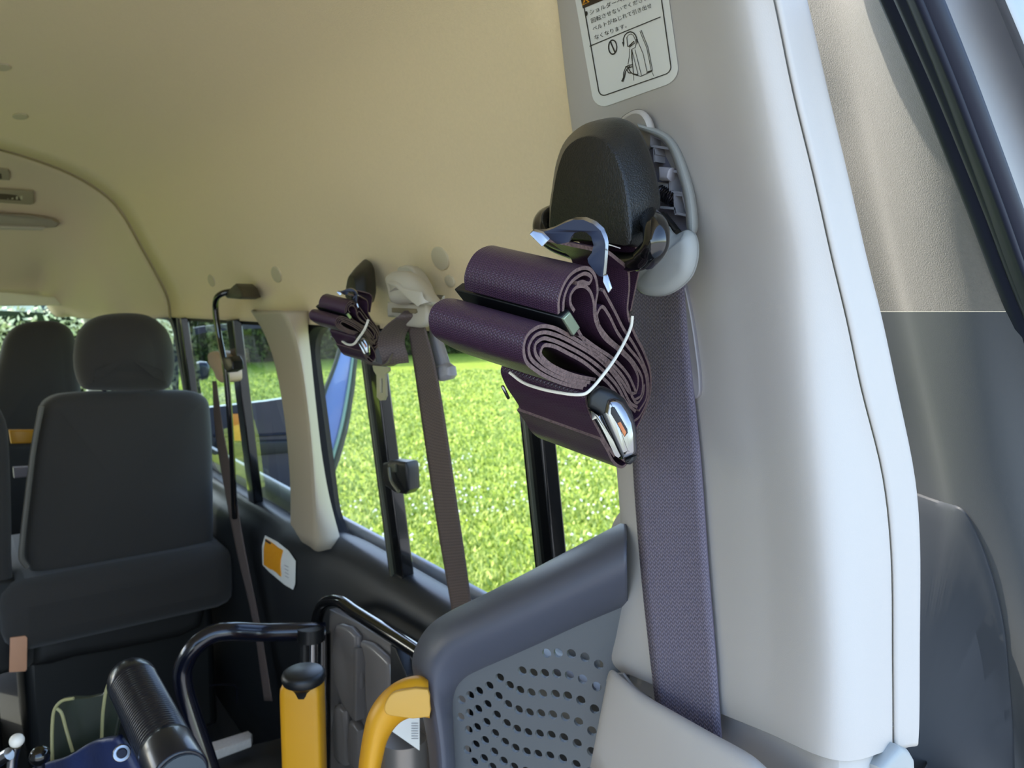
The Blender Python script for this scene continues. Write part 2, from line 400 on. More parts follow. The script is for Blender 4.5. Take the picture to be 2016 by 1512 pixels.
def doorsheet(name, m, o, th, clipy=None):
    res = geometry.delaunay_2d_cdt(vs_, [(no+i, no+(i+1) % ni) for i in range(ni)], [tuple(range(no))], 1, 1e-6)
    hole = winh; tris = []
    def inside(c):
        ins = False
        for i in range(ni):
            x0, y0 = winh[i-1]; x1, y1 = winh[i]
            if (y0 > c.y) != (y1 > c.y) and c.x < (x1-x0)*(c.y-y0)/(y1-y0)+x0: ins = not ins
        return ins
    for t in res[2]:
        c = sum((res[0][i] for i in t), Vector((0, 0)))/len(t)
        if not inside(c): tris.append(tuple(t))
    return obj(name, [PD(p.x, p.y, o) for p in res[0]], tris, m, dr_, smooth=False, mods=[solid(th, 0)])
doorsheet('door_panel', M_navy, 0, .05)
vf = slab([PD(*p, .028) for p in ((668, 690), (700, 700), (696, 765), (684, 840), (668, 895), (640, 960), (632, 900), (632, 800), (645, 765))], DN, .01, .003); obj('frame_corner', vf[0], vf[1], M_dsky, dr_)
vf = tube([PD(*p, .030) for p in ((676, 655), (668, 690), (655, 730), (640, 768), (634, 790))], .010, 8, 4); obj('window_seal', vf[0], vf[1], mat('door_seal', (16, 40, 34), .5), dr_)
vf = tube([PD(*p, .034) for p in ((697, 690), (686, 765), (672, 840), (655, 900), (640, 950))], .008, 8, 4); obj('edge_trim', vf[0], vf[1], mat('glass_edge_green', (130, 168, 150), .3), dr_)
vf = tube([PD(*p, .036) for p in ((700, 690), (692, 765), (678, 845), (660, 910), (642, 965))], .009, 8, 4); obj('edge_seal', vf[0], vf[1], mat('door_seal', (16, 40, 34), .5), dr_)
vf = tube([PD(*p, .03) for p in ((420, 858), (520, 857), (620, 850))], .006, 8, 3); obj('door_strip', vf[0], vf[1], M_steel, dr_)
vf = slab([PD(*p, .04) for p in ((455, 815), (474, 815), (475, 868), (455, 868))], DN, .01, .003); obj('amber_reflector', vf[0], vf[1], mat('amber_lens', (230, 140, 30), .3), dr_)
vf = slab([PD(*p, .05) for p in ((425, 872), (600, 866), (600, 890), (425, 905))], DN, .04, .01); obj('armrest', vf[0], vf[1], M_black, dr_)
gq = [PD(*p, 0) for p in winh]; obj('pane', gq, [tuple(range(ni))], M_tint, dr_, smooth=False)
vf = slab([PD(*p, -.15) for p in ((384, 716), (408, 714), (414, 730), (410, 746), (386, 748))], DN, .08, .02, smoothn=2); obj('door_mirror', vf[0], vf[1], M_navy, dr_)
# ------------------------------------------------------------ VAN SHELL
prof = [(.542, -.036), (.538, .02), (.515, .08), (.477, .16), (.41, .288), (.35, .338), (.275, .375), (.137, .412), (-.02, .43), (-.2, .436)]
prof = prof+[(-.4-x, z) for x, z in prof[-2::-1]]
ysec = [.50, .7, 1.0, 1.4, 1.9, 2.47]
rows = [[(x, y, z) for x, z in prof] for y in ysec]
vf = loft(rows, 5, 3)
tag(obj('ceiling', vf[0], vf[1], M_head, mods=[('SOLIDIFY', dict(thickness=.02, offset=-1 if False else 1))]), kind='structure')
HB = BVHTree.FromPolygons([Vector(p) for p in vf[0]], vf[1])
def hit(bvh, px, py, off=0.0, fb=None):
    d = D(px, py).normalized(); h = bvh.ray_cast(Vector((0, 0, 0)), d)
    if h[0] is None: return fb
    n = h[1] if h[1].dot(d) < 0 else -h[1]
    return h[0]+n*off
# outer roof skin so no light leaks from above
vf = loft([[(x*1.05+.0, y, z*1.12+.03) for x, z in prof] for y in (.5, 1.4, 2.6, 3.1)], 3, 1)
tag(obj('roof_skin', vf[0], vf[1], M_paint), kind='structure')
vf = loft([[(x*1.02, y, z*1.12+.03) for x, z in prof if z > .28] for y in (.15, .5)], 3, 1)
tag(obj('roof_rear', vf[0], vf[1], M_head, mods=[solid(.01, 1)]), kind='structure')
# front header: from the seam down to the windscreen top
def secrow(y, k, dz, zmin):
    return [(-.2+(x+.2)*k, y, max(zmin, z*k+dz)) for x, z in prof]
rows = [secrow(2.475, .998, 0, -.05), secrow(2.60, .965, -.006, -.05), secrow(2.72, .93, -.035, -.05), secrow(2.80, .905, -.09, -.05), secrow(2.90, .885, -.13, -.05), secrow(3.08, .86, -.22, -.045), secrow(3.20, .84, -.32, -.04)]
# flatten the lower rows to a header line at z ~ .07
for r, zt in ((rows[5], .12), (rows[6], .040)):
    for i, (x, y, z) in enumerate(r):
        r[i] = (x, y, min(max(z, -.05), zt) if abs(x+.2) > .5 else zt-.02*abs(x+.2))
vf = loft(rows, 4, 3)
tag(obj('trim_1', vf[0], vf[1], M_header, mods=[('SOLIDIFY', dict(thickness=.01, offset=1))]), kind='structure')
FB = BVHTree.FromPolygons([Vector(p) for p in vf[0]], vf[1])
# seam bead between headliner and header
vf = tube([(x-.004*(1 if x > -.2 else -1), 2.472, z-.003) for x, z in prof], .0024, 6, 3); tag(obj('trim_2', vf[0], vf[1], mat('seam', (160, 146, 104), .8)), kind='structure')
# left wall (behind the view) with its window openings
b = MB()
XL = -.96
def plate(y0, y1, z0, z1, x0=XL, t=.05): b.add(box((x0-t/2, (y0+y1)/2, (z0+z1)/2), t, y1-y0, z1-z0))
plate(.22, 3.3, -1.1, -.44); plate(.22, 3.3, -.045, .12); plate(.22, .62, -.44, -.045); plate(1.34, 1.62, -.44, -.045); plate(2.35, 2.47, -.44, -.045)
plate(.62, 1.34, -.44, -.045) # unseen rear left window filled in to keep sun off the near pillar
tag(b.build('wall_left', M_cream, smooth=False), kind='structure')
v = [(-1.0, .22, -1.1), (.62, .22, -1.1), (.62, 3.9, -1.1), (-1.0, 3.9, -1.1)]
vf = prism([Vector(p) for p in v], (0, 0, -.05)); tag(obj('floor', vf[0], vf[1], M_floor, smooth=False), kind='structure')
# lower right wall: charcoal trim, sill to floor
ZB1 = -.438; ZB2 = -.475
def lowprof(y, zb, bul=0):
    return [(gx(zb, .03), y, zb-.005), (gx(zb, .0), y, zb-.002), (gx(zb, -.012), y, zb-.008), (gx(zb, -.03-bul), y, zb-.03), (.535-bul, y, -.54), (.53-bul, y, -.62), (.535, y, -.8), (.545, y, -1.1)]
rows = [lowprof(y, zb, bu) for y, zb, bu in ((.42, ZB1, 0), (.6, ZB1, 0), (1.0, ZB1, 0), (1.28, ZB1, 0), (1.36, ZB1-.005, .005), (1.46, -.455, .008), (1.56, -.465, .008), (1.64, ZB2, .0), (1.8, ZB2-.002, -.005), (2.2, ZB2-.01, -.01), (3.3, ZB2-.02, -.01))]
vf = loft(rows, 3, 3); tag(obj('wall_right', vf[0], vf[1], M_char, mods=[('SOLIDIFY', dict(thickness=.02, offset=-1))]), kind='structure')
WB = BVHTree.FromPolygons([Vector(p) for p in vf[0]], vf[1])
# outer right body skin low, and top rail outside of glass
vf = loft([[(.66, y, -1.5), (.68, y, -1.0), (.66, y, -.6), (.63, y, -.44)] for y in (.46, 1.5, 3.3)], 3, 1); tag(obj('wall_right_outer', vf[0], vf[1], M_paint, mods=[solid(.01)]), kind='structure')
b = box((.585, 1.90, .01), .04, 2.8, .10); tag(obj('trim_3', b[0], b[1], M_char, smooth=False), kind='structure')
# centre pillar trim between the two windows (pixel traced on the leaning wall plane)
L = [(497, 612), (520, 650), (541, 705), (560, 800), (571, 900), (575, 980), (574, 1056)]
Rg = [(560, 612), (578, 650), (592, 705), (606, 800), (616, 900), (621, 980), (627, 1086)]
R2 = [(604, 612), (606, 650), (612, 705), (622, 800), (634, 900), (648, 980), (672, 1076)]
rows = []
for a, g, r in zip(L, Rg, R2):
    pa = PG(*a, .0); pg = PG(*g, -.045); pr = PG(*r, -.002)
    pm = PG((a[0]*.35+g[0]*.65), a[1]*.35+g[1]*.65, -.043)
    rows.append([pa+Vector((.05, .015, 0)), pa, PG(a[0]+5, a[1]+2, -.018), pm, pg, PG(g[0]*.55+r[0]*.45, g[1]*.55+r[1]*.45, -.03), pr, PG(*r, .012)])
vf = loft(rows, 4, 5); tag(obj('trim_4', vf[0], vf[1], M_cream2, mods=[('SOLIDIFY', dict(thickness=.004, offset=1))]), kind='structure')

# ---- rear side window (window_1): frame, glass, dividers
def frame_ring(outer, inner, depth, name, m, parent):
    n = len(outer); v = [Vector(p) for p in outer]+[Vector(p) for p in inner]; v += [p+Vector((depth, 0, 0)) for p in v]
    f = []
    for i in range(n):
        j = (i+1) % n
        f += [(i, j, n+j, n+i), (2*n+i, 3*n+i, 3*n+j, 2*n+j), (n+i, n+j, 3*n+j, 3*n+i), (i, 2*n+i, 2*n+j, j)]
    return obj(name, v, f, m, parent)
def wincurve(y0, y1, zb, zt, r, dx, inset=0, n=7):
    y0 += inset; y1 -= inset; zb += inset; zt -= inset; r = max(r-inset, .01); out = []
    for cy, cz, a0 in ((y1-r, zt-r*.8, 0), (y0+r, zt-r*.8, 90), (y0+r, zb+r*.8, 180), (y1-r, zb+r*.8, 270)):
        for k in range(n):
            a = math.radians(a0+90*k/(n-1)); y = cy+r*math.cos(a); z = cz+r*.8*math.sin(a); out.append(Vector((gx(z, dx), y, z)))
    return out
def make_window(name, y0, y1, zb, zt, r, gm):
    w = empty(name, (gx(zb), (y0+y1)/2, zb), kind='structure')
    frame_ring(wincurve(y0, y1, zb, zt, r, .012, -.018), wincurve(y0, y1, zb, zt, r, .012, .014), .03, 'window_frame', mat('window_rubber', (14, 15, 17), .6, spec=.25), w)
    g = wincurve(y0, y1, zb, zt, r, .022, -.02); obj('pane', g, [tuple(range(len(g)))], gm, w, smooth=False)
    return w
w1 = make_window('window_1', .46, 1.445, -.482, -.026, .10, M_glass)
w2 = make_window('window_2', 1.585, 2.42, -.515, -.03, .10, M_tint)
w3 = make_window('window_3', 2.49, 3.25, -.515, -.03, .08, M_tint)
def divider(w, top, bot, wd, name='divider', m=M_gloss, dx=-.006, light=True):
    a = PG(*top, dx); c = PG(*bot, dx); up = (a-c); mid = (a+c)/2; upn = up.normalized(); yy = Vector((0, 1, 0)); xx = upn.cross(yy).normalized()
    bb = box(mid+Vector((.006, 0, 0)), .022, wd, up.length, (xx, yy, upn)); o = obj(name, bb[0], bb[1], m, w, bevel=.003)
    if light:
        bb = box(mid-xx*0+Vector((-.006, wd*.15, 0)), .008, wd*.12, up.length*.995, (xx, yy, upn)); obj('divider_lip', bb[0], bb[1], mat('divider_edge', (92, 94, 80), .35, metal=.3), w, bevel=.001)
    return o
divider(w1, (720, 640), (785, 1140), .052)
divider(w1, (1030, 640), (1085, 1190), .040)
divider(w2, (455, 628), (500, 995), .050, light=False)
divider(w2, (355, 625), (392, 900), .040)
# latch block on the first divider
c = PG(777, 940, -.03)
bb = slab([PG(x, y, -.034) for x, y in ((752, 912), (768, 907), (797, 910), (801, 925), (803, 965), (795, 974), (775, 970), (757, 958), (752, 940))], (-1, -.2, 0), .026, .005)
lt = obj('window_latch', bb[0], bb[1], M_black, w1)
vf = tube([PG(766, 920, -.04), PG(770, 945, -.042), PG(785, 968, -.042)], .003, 8, 4); obj('latch_lever', vf[0], vf[1], mat('latch_grey', (80, 80, 66), .4), lt)
bb = slab([PG(x, y, -.038) for x, y in ((763, 914), (778, 914), (778, 930), (763, 930))], (-1, -.2, 0), .008, .002); obj('latch_button', bb[0], bb[1], mat('latch_grey', (80, 80, 66), .4), lt)
# ---- windscreen and front
ws = empty('window_4', (-.2, 3.9, -.5), kind='structure')
obj('pane', [(-1.0, 3.9, -.55), (.6, 3.9, -.55), (.52, 3.22, .08), (-.92, 3.22, .08)], [(0, 1, 2, 3)], M_winds, ws, smooth=False)
b = box((-.2, 3.75, -.58), 1.6, .5, .12); tag(obj('dashboard', b[0], b[1], M_char, bevel=.04), 'dark dashboard below the windscreen at the front of the van', 'dashboard')
vf = loft([[P(px-9, py, y=yy), P(px, py, y=yy-.03), P(px+14, py, y=yy-.02), P(px+30, py, y=yy+.03)] for px, py, yy in ((120, 560, 3.2), (155, 590, 3.22), (176, 625, 3.3), (182, 680, 3.42), (184, 760, 3.6), (186, 900, 3.8))], 3, 3)
tag(obj('trim_5', vf[0], vf[1], mat('a_pillar', (196, 194, 182), .6), mods=[solid(.02, 0)]), kind='structure')
# sun visor strip
vv = slab([P(-120, 562, y=3.12), P(146, 588, y=3.12), P(150, 596, y=3.12), P(142, 601, y=3.12), P(-120, 604, y=3.12)], (0, -1, 0), .02, .006)
tag(obj('sun_visor', vv[0], vv[1], mat('visor', (214, 208, 176), .7)), 'pale folded sun visor along the top edge of the windscreen', 'sun visor')
# header furniture: long lamp strip, vent, switch
def onF(px, py, off=.0):
    return hit(FB, px, py, off, P(px, py, y=2.8))
def fslab(pts, t, r, off):
    q = [onF(*p, off) for p in pts]; n = (q[1]-q[0]).cross(q[2]-q[0]).normalized()
    if n.dot(D(*pts[0])) > 0: n = -n
    return slab(q, n, t, r)
vv = fslab([(-60, 408), (60, 416), (105, 424), (119, 433), (112, 441), (90, 442), (60, 441), (-60, 432)], .02, .005, .016)
s_ = empty('overhead_lamp', onF(60, 440), 'long narrow pale lamp housing on the front header, below the vent', 'lamp')
obj('housing', vv[0], vv[1], mat('lamp_housing', (150, 140, 122), .5), s_)
vv = fslab([(-60, 433), (92, 440), (86, 446), (-60, 441)], .012, .003, .020); obj('lens', vv[0], vv[1], mat('lamp_lens', (176, 168, 150), .4), s_)
vt = empty('air_vent', onF(30, 395), 'slatted rectangular air vent in the front header, above the lamp housing', 'vent')
vv = fslab([(-60, 370), (67, 374), (68, 398), (60, 401), (-60, 393)], .012, .003, .006); obj('bezel', vv[0], vv[1], mat('vent_bezel', (148, 138, 112), .6), vt)
vv = fslab([(-60, 376), (50, 379), (50, 392), (-60, 386)], .004, .001, .008); obj('recess', vv[0], vv[1], mat('vent_dark', (74, 64, 44), .8), vt)
for k in range(8):
    x = 44-k*9; vv = fslab([(x-2.5, 380-k*.4), (x+1.5, 380-k*.4), (x+1.5, 388-k*.4), (x-2.5, 388-k*.4)], .003, .0005, .011); obj('slat', vv[0], vv[1], mat('vent_slat', (186, 178, 150), .6), vt)
vv = fslab([(-40, 327), (16, 332), (20, 338), (19, 352), (-40, 350)], .01, .003, .006)
sw = empty('header_switch', onF(8, 350), 'small switch panel cut off by the picture edge, above the air vent', 'switch')
obj('bezel', vv[0], vv[1], mat('vent_bezel', (148, 138, 112), .6), sw)
vv = fslab([(-10, 336), (3, 338), (4, 347), (-10, 346)], .004, .001, .009); obj('button', vv[0], vv[1], mat('vent_dark', (74, 64, 44), .8), sw)
# headliner buttons
for px, py, rx, ry, lab in ((868, 508, 16, 23, 'large oval plug in the headliner above the grey belt cover'), (887, 553, 9, 12, 'small faint round plug just below the large oval plug'), (545, 540, 9, 16, 'oval plug in the headliner, above the pillar between the windows'), (417, 552, 6, 12, 'faint oval plug left of the black rail mount'), (40, 228, 16, 6, 'small round plug in the ceiling left of centre'), (4, 131, 18, 7, 'round plug in the ceiling at the left picture edge')):
    q = [hit(HB, px+rx*math.cos(a*math.pi/9)+(ry*.25)*math.sin(a*math.pi/9), py+ry*math.sin(a*math.pi/9), .0025) for a in range(18)]
    q = [p for p in q if p is not None]
    if len(q) < 18: continue
    n = (q[6]-q[0]).cross(q[12]-q[0]).normalized(); n = n if n.dot(D(px, py)) < 0 else -n
    vv = slab(q, n, .004, .001); tag(obj('headliner_plug', vv[0], vv[1], mat('plug', (192, 180, 150), .8)), lab, 'plug')

# ------------------------------------------------------------ NEAR PILLAR
prow = [ # (L, C, S, R), xL, xC, yR
 ((1085, -90), (1440, -90), (1500, -90), (1560, -90), .415, .333, .250),
 ((1098, 0), (1462, 0), (1522, 0), (1583, 0), .43, .342, .250),
 ((1118, 183), (1500, 183), (1560, 183), (1625, 183), .452, .357, .248),
 ((1140, 347), (1532, 347), (1600, 347), (1665, 350), .47, .372, .246),
 ((1160, 503), (1565, 503), (1635, 503), (1700, 503), .48, .388, .244),
 ((1180, 628), (1580, 628), (1665, 628), (1730, 622), .488, .396, .242),
 ((1198, 760), (1595, 760), (1693, 760), (1758, 752), .492, .402, .240),
 ((1217, 950), (1618, 950), (1737, 940), (1797, 945), .495, .408, .238),
 ((1223, 1090), (1632, 1100), (1753, 1090), (1806, 1060), .495, .410, .236),
 ((1206, 1250), (1645, 1300), (1756, 1300), (1806, 1280), .485, .410, .236),
 ((1203, 1296), (1645, 1440), (1757, 1430), (1805, 1425), .48, .410, .236),
 ((1228, 1326), (1642, 1496), (1757, 1476), (1803, 1464), .478, .411, .237)]
rows = []
for (l, c, s, r, xl, xc, yr) in prow:
    pl = P(*l, x=xl); pc = P(*c, x=xc)
    m1 = P(l[0]*.66+c[0]*.34, (l[1]*.66+c[1]*.34), x=xl*.60+xc*.40-.006); m2 = P(l[0]*.33+c[0]*.67, (l[1]*.33+c[1]*.67), x=xl*.24+xc*.76-.004)
    ps = P(*s, y=yr); pr = P(*r, y=yr+.002)
    pls = P(l[0]+14, l[1]+3, x=xl-.016)
    a = ps.lerp(pc, .02); e1 = ps+(pc-ps)*.012; e2 = ps+(pr-ps)*.02
    rows.append(dict(l0=pl+Vector((.06, .02, 0)), l=pl, l1=pls, m1=m1, m2=m2, c=pc, s=ps, r=pr))
main = [[r['l0'], r['l'], r['l1'], r['m1'], r['m2'], r['c'], r['s']] for r in rows]
vf = loft(main, 10, 5)
# roll the last rows inward for a rounded lower lip
pil = MB(); pil.add(vf)
n_ = len(cr(main[0], 10)); last = vf[0][-n_:]
lip = [[p+Vector((0, 0, -.003))+Vector((.004, .003, 0)) for p in last], [p+Vector((.014, .012, -.002)) for p in last]]
pil.add(loft([last]+lip))
tag(pil.build('trim_6', M_cream, ), kind='structure')
PB = BVHTree.FromPolygons([Vector(p) for p in vf[0]], vf[1])
edge = [[r['s']+Vector((.0009, .0002, 0)), r['s']*.4+r['r']*.6, r['r'], r['r']+Vector((.004, .006, 0)), r['r']+Vector((.03, .05, 0))] for r in rows]
for q in edge: q[0] = q[0]+(q[2]-q[0]).normalized()*.0006
vf = loft(edge, 4, 5); tag(obj('trim_7', vf[0], vf[1], M_cream, mods=[('SOLIDIFY', dict(thickness=.0015, offset=1))]), kind='structure')
# dark backing behind the seam
sb = [[r['s']+Vector((.0, .006, 0)), r['s']+Vector((.006, .006, 0))] for r in rows]
vf = loft(sb, 1, 5); tag(obj('trim_8', vf[0], vf[1], M_char), kind='structure')
# recessed inner liner under the pillar trim and lower pocket
rc = [[(1185, 1230), (1240, 1270), (1420, 1350), (1560, 1410), (1650, 1440), (1740, 1430), (1775, 1430)], [(1185, 1420), (1240, 1480), (1420, 1600), (1560, 1660), (1650, 1700), (1740, 1680), (1775, 1660)]]
xs = [.50, .49, .455, .432, .422, None, None]
rows2 = []
for r in rc:
    rows2.append([P(*p, x=xx) if xx else P(*p, y=.246) for p, xx in zip(r, xs)])
vf = loft(rows2, 5, 2); tag(obj('trim_9', vf[0], vf[1], M_cream, mods=[solid(.002)]), kind='structure')
# pocket / lower pillar cover with raised lip
up = [(1197, 1345), (1205, 1327), (1222, 1340), (1262, 1372), (1330, 1412), (1400, 1452), (1480, 1497), (1520, 1530), (1600, 1560)]
lo = [(1165, 1512), (1168, 1512), (1200, 1560), (1262, 1600), (1330, 1640), (1400, 1680), (1480, 1720), (1520, 1760), (1600, 1800)]
xl_ = [.452, .44, .43, .418, .406, .398, .392, .390, .388]
r0 = [P(*p, x=x+.030) for p, x in zip(up, xl_)]; r1 = [P(p[0], p[1]-2, x=x+.010) for p, x in zip(up, xl_)]; r2 = [P(*p, x=x) for p, x in zip(up, xl_)]
r3 = [P(p[0]*.9+q[0]*.1, p[1]*.9+q[1]*.1, x=x-.006) for p, q, x in zip(up, lo, xl_)]; r4 = [P(*q, x=x-.01) for q, x in zip(lo, xl_)]
ri = [p+Vector((.012, 0, -.03)) for p in r1]
vf = loft([ri, r1, r2, r3, r4], 5, 4); tag(obj('trim_10', vf[0], vf[1], M_cream, mods=[solid(.0015)]), kind='structure')
vf = slab([P(*p, x=.462) for p in ((1197, 1345), (1207, 1322), (1230, 1322), (1250, 1348), (1283, 1372), (1286, 1380), (1262, 1392), (1235, 1378))], (-.4, -.5, .8), .008, .003); tag(obj('trim_11', vf[0], vf[1], M_cream), kind='structure')
vf = slab([P(*p, y=.228) for p in ((1736, 1512), (1776, 1468), (1795, 1476), (1806, 1495), (1808, 1600), (1736, 1600))], (-.1, -1, .2), .04, .006); tag(obj('trim_12', vf[0], vf[1], M_gry), kind='structure')
# bump on the window edge of the pillar
bp = slab([P(*p, x=.50) for p in ((1222, 1006), (1204, 1025), (1193, 1060), (1190, 1095), (1196, 1135), (1212, 1168), (1232, 1168), (1240, 1090), (1235, 1020))], (-1, -.3, 0), .04, .008, smoothn=4); tag(obj('trim_13', bp[0], bp[1], M_cream), kind='structure')
# rear quarter: felt above, plastic below, seal, body
SLL = [(-80, 1700, 1562), (0, 1743, 1583), (126, 1801, 1608), (252, 1862, 1644), (382, 1912, 1670), (528, 1962, 1704), (613, 1984, 1726)]
def qrow(px, R, py):
    k = max(0, min(1, (py)/620)); cxp = 1655+(py)*.22 if py > 0 else 1655
    return [P(R-120, py, y=.46), P(R-30, py, y=.40), P(R+(cxp-R)*.5+8, py, y=.355), P(max(cxp, R+25)+12, py, y=.325), P((cxp+px)*.5+20, py, y=.268), P(px+14, py, y=.236)]
rows = [qrow(a, b, c) for c, a, b in SLL]
vf = loft(rows, 5, 4); tag(obj('wall_rear_felt', vf[0], vf[1], M_head2), kind='structure')
SLP = [(613.8, 1984, 1726), (724, 2015, 1752), (860, 2050, 1785), (1000, 2080, 1806), (1200, 2100, 1806), (1400, 2105, 1806), (1600, 2105, 1806)]
rows = [qrow(a, b, c) for c, a, b in SLP]
vf = loft(rows, 5, 4); tag(obj('wall_rear_quarter', vf[0], vf[1], M_quart), kind='structure')
QB = BVHTree.FromPolygons([Vector(p) for p in vf[0]], vf[1])
# inner moulded panel edge, lower quarter
mp = [(1795, 965), (1850, 985), (1895, 1000), (1925, 1050), (1955, 1130), (1978, 1230), (1988, 1330), (1996, 1430), (2000, 1600), (1780, 1600), (1780, 1200)]
mpx = [(min(p[0], 2080), min(p[1], 1590)) for p in mp]
ol = [(p.x, p.y) for p in cr([Vector((*p, 0)) for p in mpx[:-2]], 6)]
def inpoly(c, poly):
    ins = False
    for i in range(len(poly)):
        x0, y0 = poly[i-1]; x1, y1 = poly[i]
        if (y0 > c.y) != (y1 > c.y) and c.x < (x1-x0)*(c.y-y0)/(y1-y0)+x0: ins = not ins
    return ins
def onQ(x, y, l): 
    h = hit(QB, x, y, 0, P(x, y, x=.6)); return h*(1-l/h.length)
rows = [[onQ(1760+(x-1760)*k, 1620+(y-1620)*k, l) for x, y in ol] for k, l in ((.05, .008), (.3, .008), (.55, .008), (.8, .008), (.93, .008), (.975, .007), (.99, .004), (1, -.002))]
vf = loft(rows, 1, 1); tag(obj('trim_14', vf[0], vf[1], M_quart2), kind='structure')
# seal: fat double bead
sl = [(1728, -60), (1775, 50), (1825, 170), (1872, 290), (1918, 410), (1962, 530), (2005, 640), (2050, 760), (2090, 900), (2110, 1100), (2115, 1500)]
se = empty('hatch_seal', P(2050, 760, y=.20), 'thick dark rubber weatherstrip curving down the rear hatch opening', 'seal')
vf = tube([P(x+14, y, y=.235) for x, y in sl], .0085, 12, 6); obj('bead', vf[0], vf[1], M_rubber, se)
vf = tube([P(x+56, y, y=.215) for x, y in sl], .0105, 12, 6); obj('outer_bead', vf[0], vf[1], M_rubber, se)
vf = loft([[P(x+10, y, y=.236), P(x+34, y, y=.212), P(x+50, y, y=.205)] for x, y in sl], 3, 5); obj('web', vf[0], vf[1], M_rubber, se, mods=[solid(.003)])
vf = loft([[P(x+62, y, y=.225), P(x+120, y, y=.222), P(x+205, y, y=.215), P(x+225, y, y=.20), P(x+260, y, y=.20), P(x+500, y, y=.19)] for x, y in sl], 3, 5); tag(obj('trim_15', vf[0], vf[1], M_paint, mods=[solid(.003)]), kind='structure')
def onP(px, py, off=.0): return hit(PB, px, py, off, P(px, py, x=.42))
# ---- warning sticker
st = empty('warning_sticker', onP(1240, 200, .001), 'white rounded warning sticker with small printed text and a seat belt drawing, on the pillar', 'sticker')
A_, B_, C_, D_ = (1103.5, -170), (1290.5, -208), (1340, 157), (1172, 217)   # extended above the frame: tl tr br bl
def smap(u, v, off=.0006):       # u,v in 0..1 (v down)
    # projective-ish bilinear
    x = (A_[0]*(1-u)+B_[0]*u)*(1-v)+(D_[0]*(1-u)+C_[0]*u)*v; y = (A_[1]*(1-u)+B_[1]*u)*(1-v)+(D_[1]*(1-u)+C_[1]*u)*v
    return onP(x, y, off)
AS = 1.0/2.15      # width/height
def uvm(a, b): return (a, b*AS)    # a,b in sticker widths
def rrect(u0, v0, u1, v1, r, n=6):
    o = []; rv = r*AS
    for cu, cv, a0 in ((u1-r, v1-rv, 0), (u0+r, v1-rv, 90), (u0+r, v0+rv, 180), (u1-r, v0+rv, 270)):
        for k in range(n+1):
            a = math.radians(a0+90*k/n); o.append((cu+r*math.cos(a), cv+rv*math.sin(a)))
    return o
def smesh(polys, name, m, parent, off):
    v = []; f = []
    for pl in polys:
        b = len(v); v += [smap(u, w, off) for u, w in pl]; f.append(tuple(range(b, b+len(pl))))
    return obj(name, v, f, m, parent, smooth=False)
# base as grid following the surface
def sgrid(outline, name, m, parent, off):
    o2 = []
    for i, p in enumerate(outline):
        q = outline[(i+1) % len(outline)]; n_s = max(1, int(max(abs(p[0]-q[0]), abs(p[1]-q[1]))/.05))
        o2 += [(p[0]+(q[0]-p[0])*k/n_s, p[1]+(q[1]-p[1])*k/n_s) for k in range(n_s)]
    outline = o2
    res = geometry.delaunay_2d_cdt([Vector(p) for p in outline]+[Vector((.1+.8*i/6, .03+.94*j/12)) for i in range(7) for j in range(13)], [], [tuple(range(len(outline)))], 1, 1e-6)
    return obj(name, [smap(p.x, p.y, off) for p in res[0]], [tuple(t) for t in res[2]], m, parent, smooth=True)
sgrid(rrect(0, 0, 1, 1, .16), 'backing', M_white, st, .0005)
def sline(pts, w, off=.0009):
    out = []
    for (a, b), (c, d) in zip(pts[:-1], pts[1:]):
        dx, dy = (c-a), (d-b)/AS; l = math.hypot(dx, dy) or 1; nx, ny = -dy/l*w/2, dx/l*w/2*AS
        seg = max(1, int(l/.06))
        for k in range(seg):
            p = (a+(c-a)*k/seg, b+(d-b)*k/seg); q = (a+(c-a)*(k+1)/seg, b+(d-b)*(k+1)/seg)
            out.append([(p[0]+nx, p[1]+ny), (q[0]+nx, q[1]+ny), (q[0]-nx, q[1]-ny), (p[0]-nx, p[1]-ny)])
    return out
bd = rrect(.085, .035, .925, .945, .07); bd.append(bd[0])
L_ = sline(bd, .011)
# inverse map from crop-3 pixel coordinates to sticker uv by Newton
def inv(px, py):
    u, v = .5, .7
    for _ in range(12):
        def f_(u, v):
            return ((A_[0]*(1-u)+B_[0]*u)*(1-v)+(D_[0]*(1-u)+C_[0]*u)*v-px, (A_[1]*(1-u)+B_[1]*u)*(1-v)+(D_[1]*(1-u)+C_[1]*u)*v-py)
        f0 = f_(u, v); fu = f_(u+1e-4, v); fv = f_(u, v+1e-4)
        a, b, c, d = (fu[0]-f0[0])/1e-4, (fv[0]-f0[0])/1e-4, (fu[1]-f0[1])/1e-4, (fv[1]-f0[1])/1e-4
        det = a*d-b*c; u -= (f0[0]*d-f0[1]*b)/det; v -= (f0[1]*a-f0[0]*c)/det
    return u, v
def c3(x, y): return inv(1110+x*.1521, y*.1521)
L_ += sline([c3(345, 597), c3(1268, 215)], .011)
obj_l = smesh(L_, 'printed_border', M_ink, st, .0009)
dr = []
def pl(pts, w=.006): dr.extend(sline([c3(*p) for p in pts], w))
arc = [(790, 560), (785, 500), (805, 450), (840, 418), (875, 407), (915, 420), (945, 455), (960, 500)]
pl(arc, .012); pl([(830, 480), (850, 450), (885, 435), (915, 455), (940, 510), (950, 560), (940, 610), (900, 630)]); pl([(830, 480), (840, 600), (890, 575)], .008)
pl([(850, 600), (925, 530)], .012); pl([(860, 610), (935, 550)], .01); pl([(865, 625), (862, 720), (845, 830)]); pl([(890, 630), (892, 740), (905, 830)])
pl([(895, 640), (975, 960)]); pl([(935, 640), (1020, 975)]); pl([(950, 480), (1040, 690), (1090, 920)]); pl([(1000, 400), (1090, 620), (1145, 900)]); pl([(1015, 385), (1105, 610), (1162, 900)]); pl([(900, 640), (900, 830)])
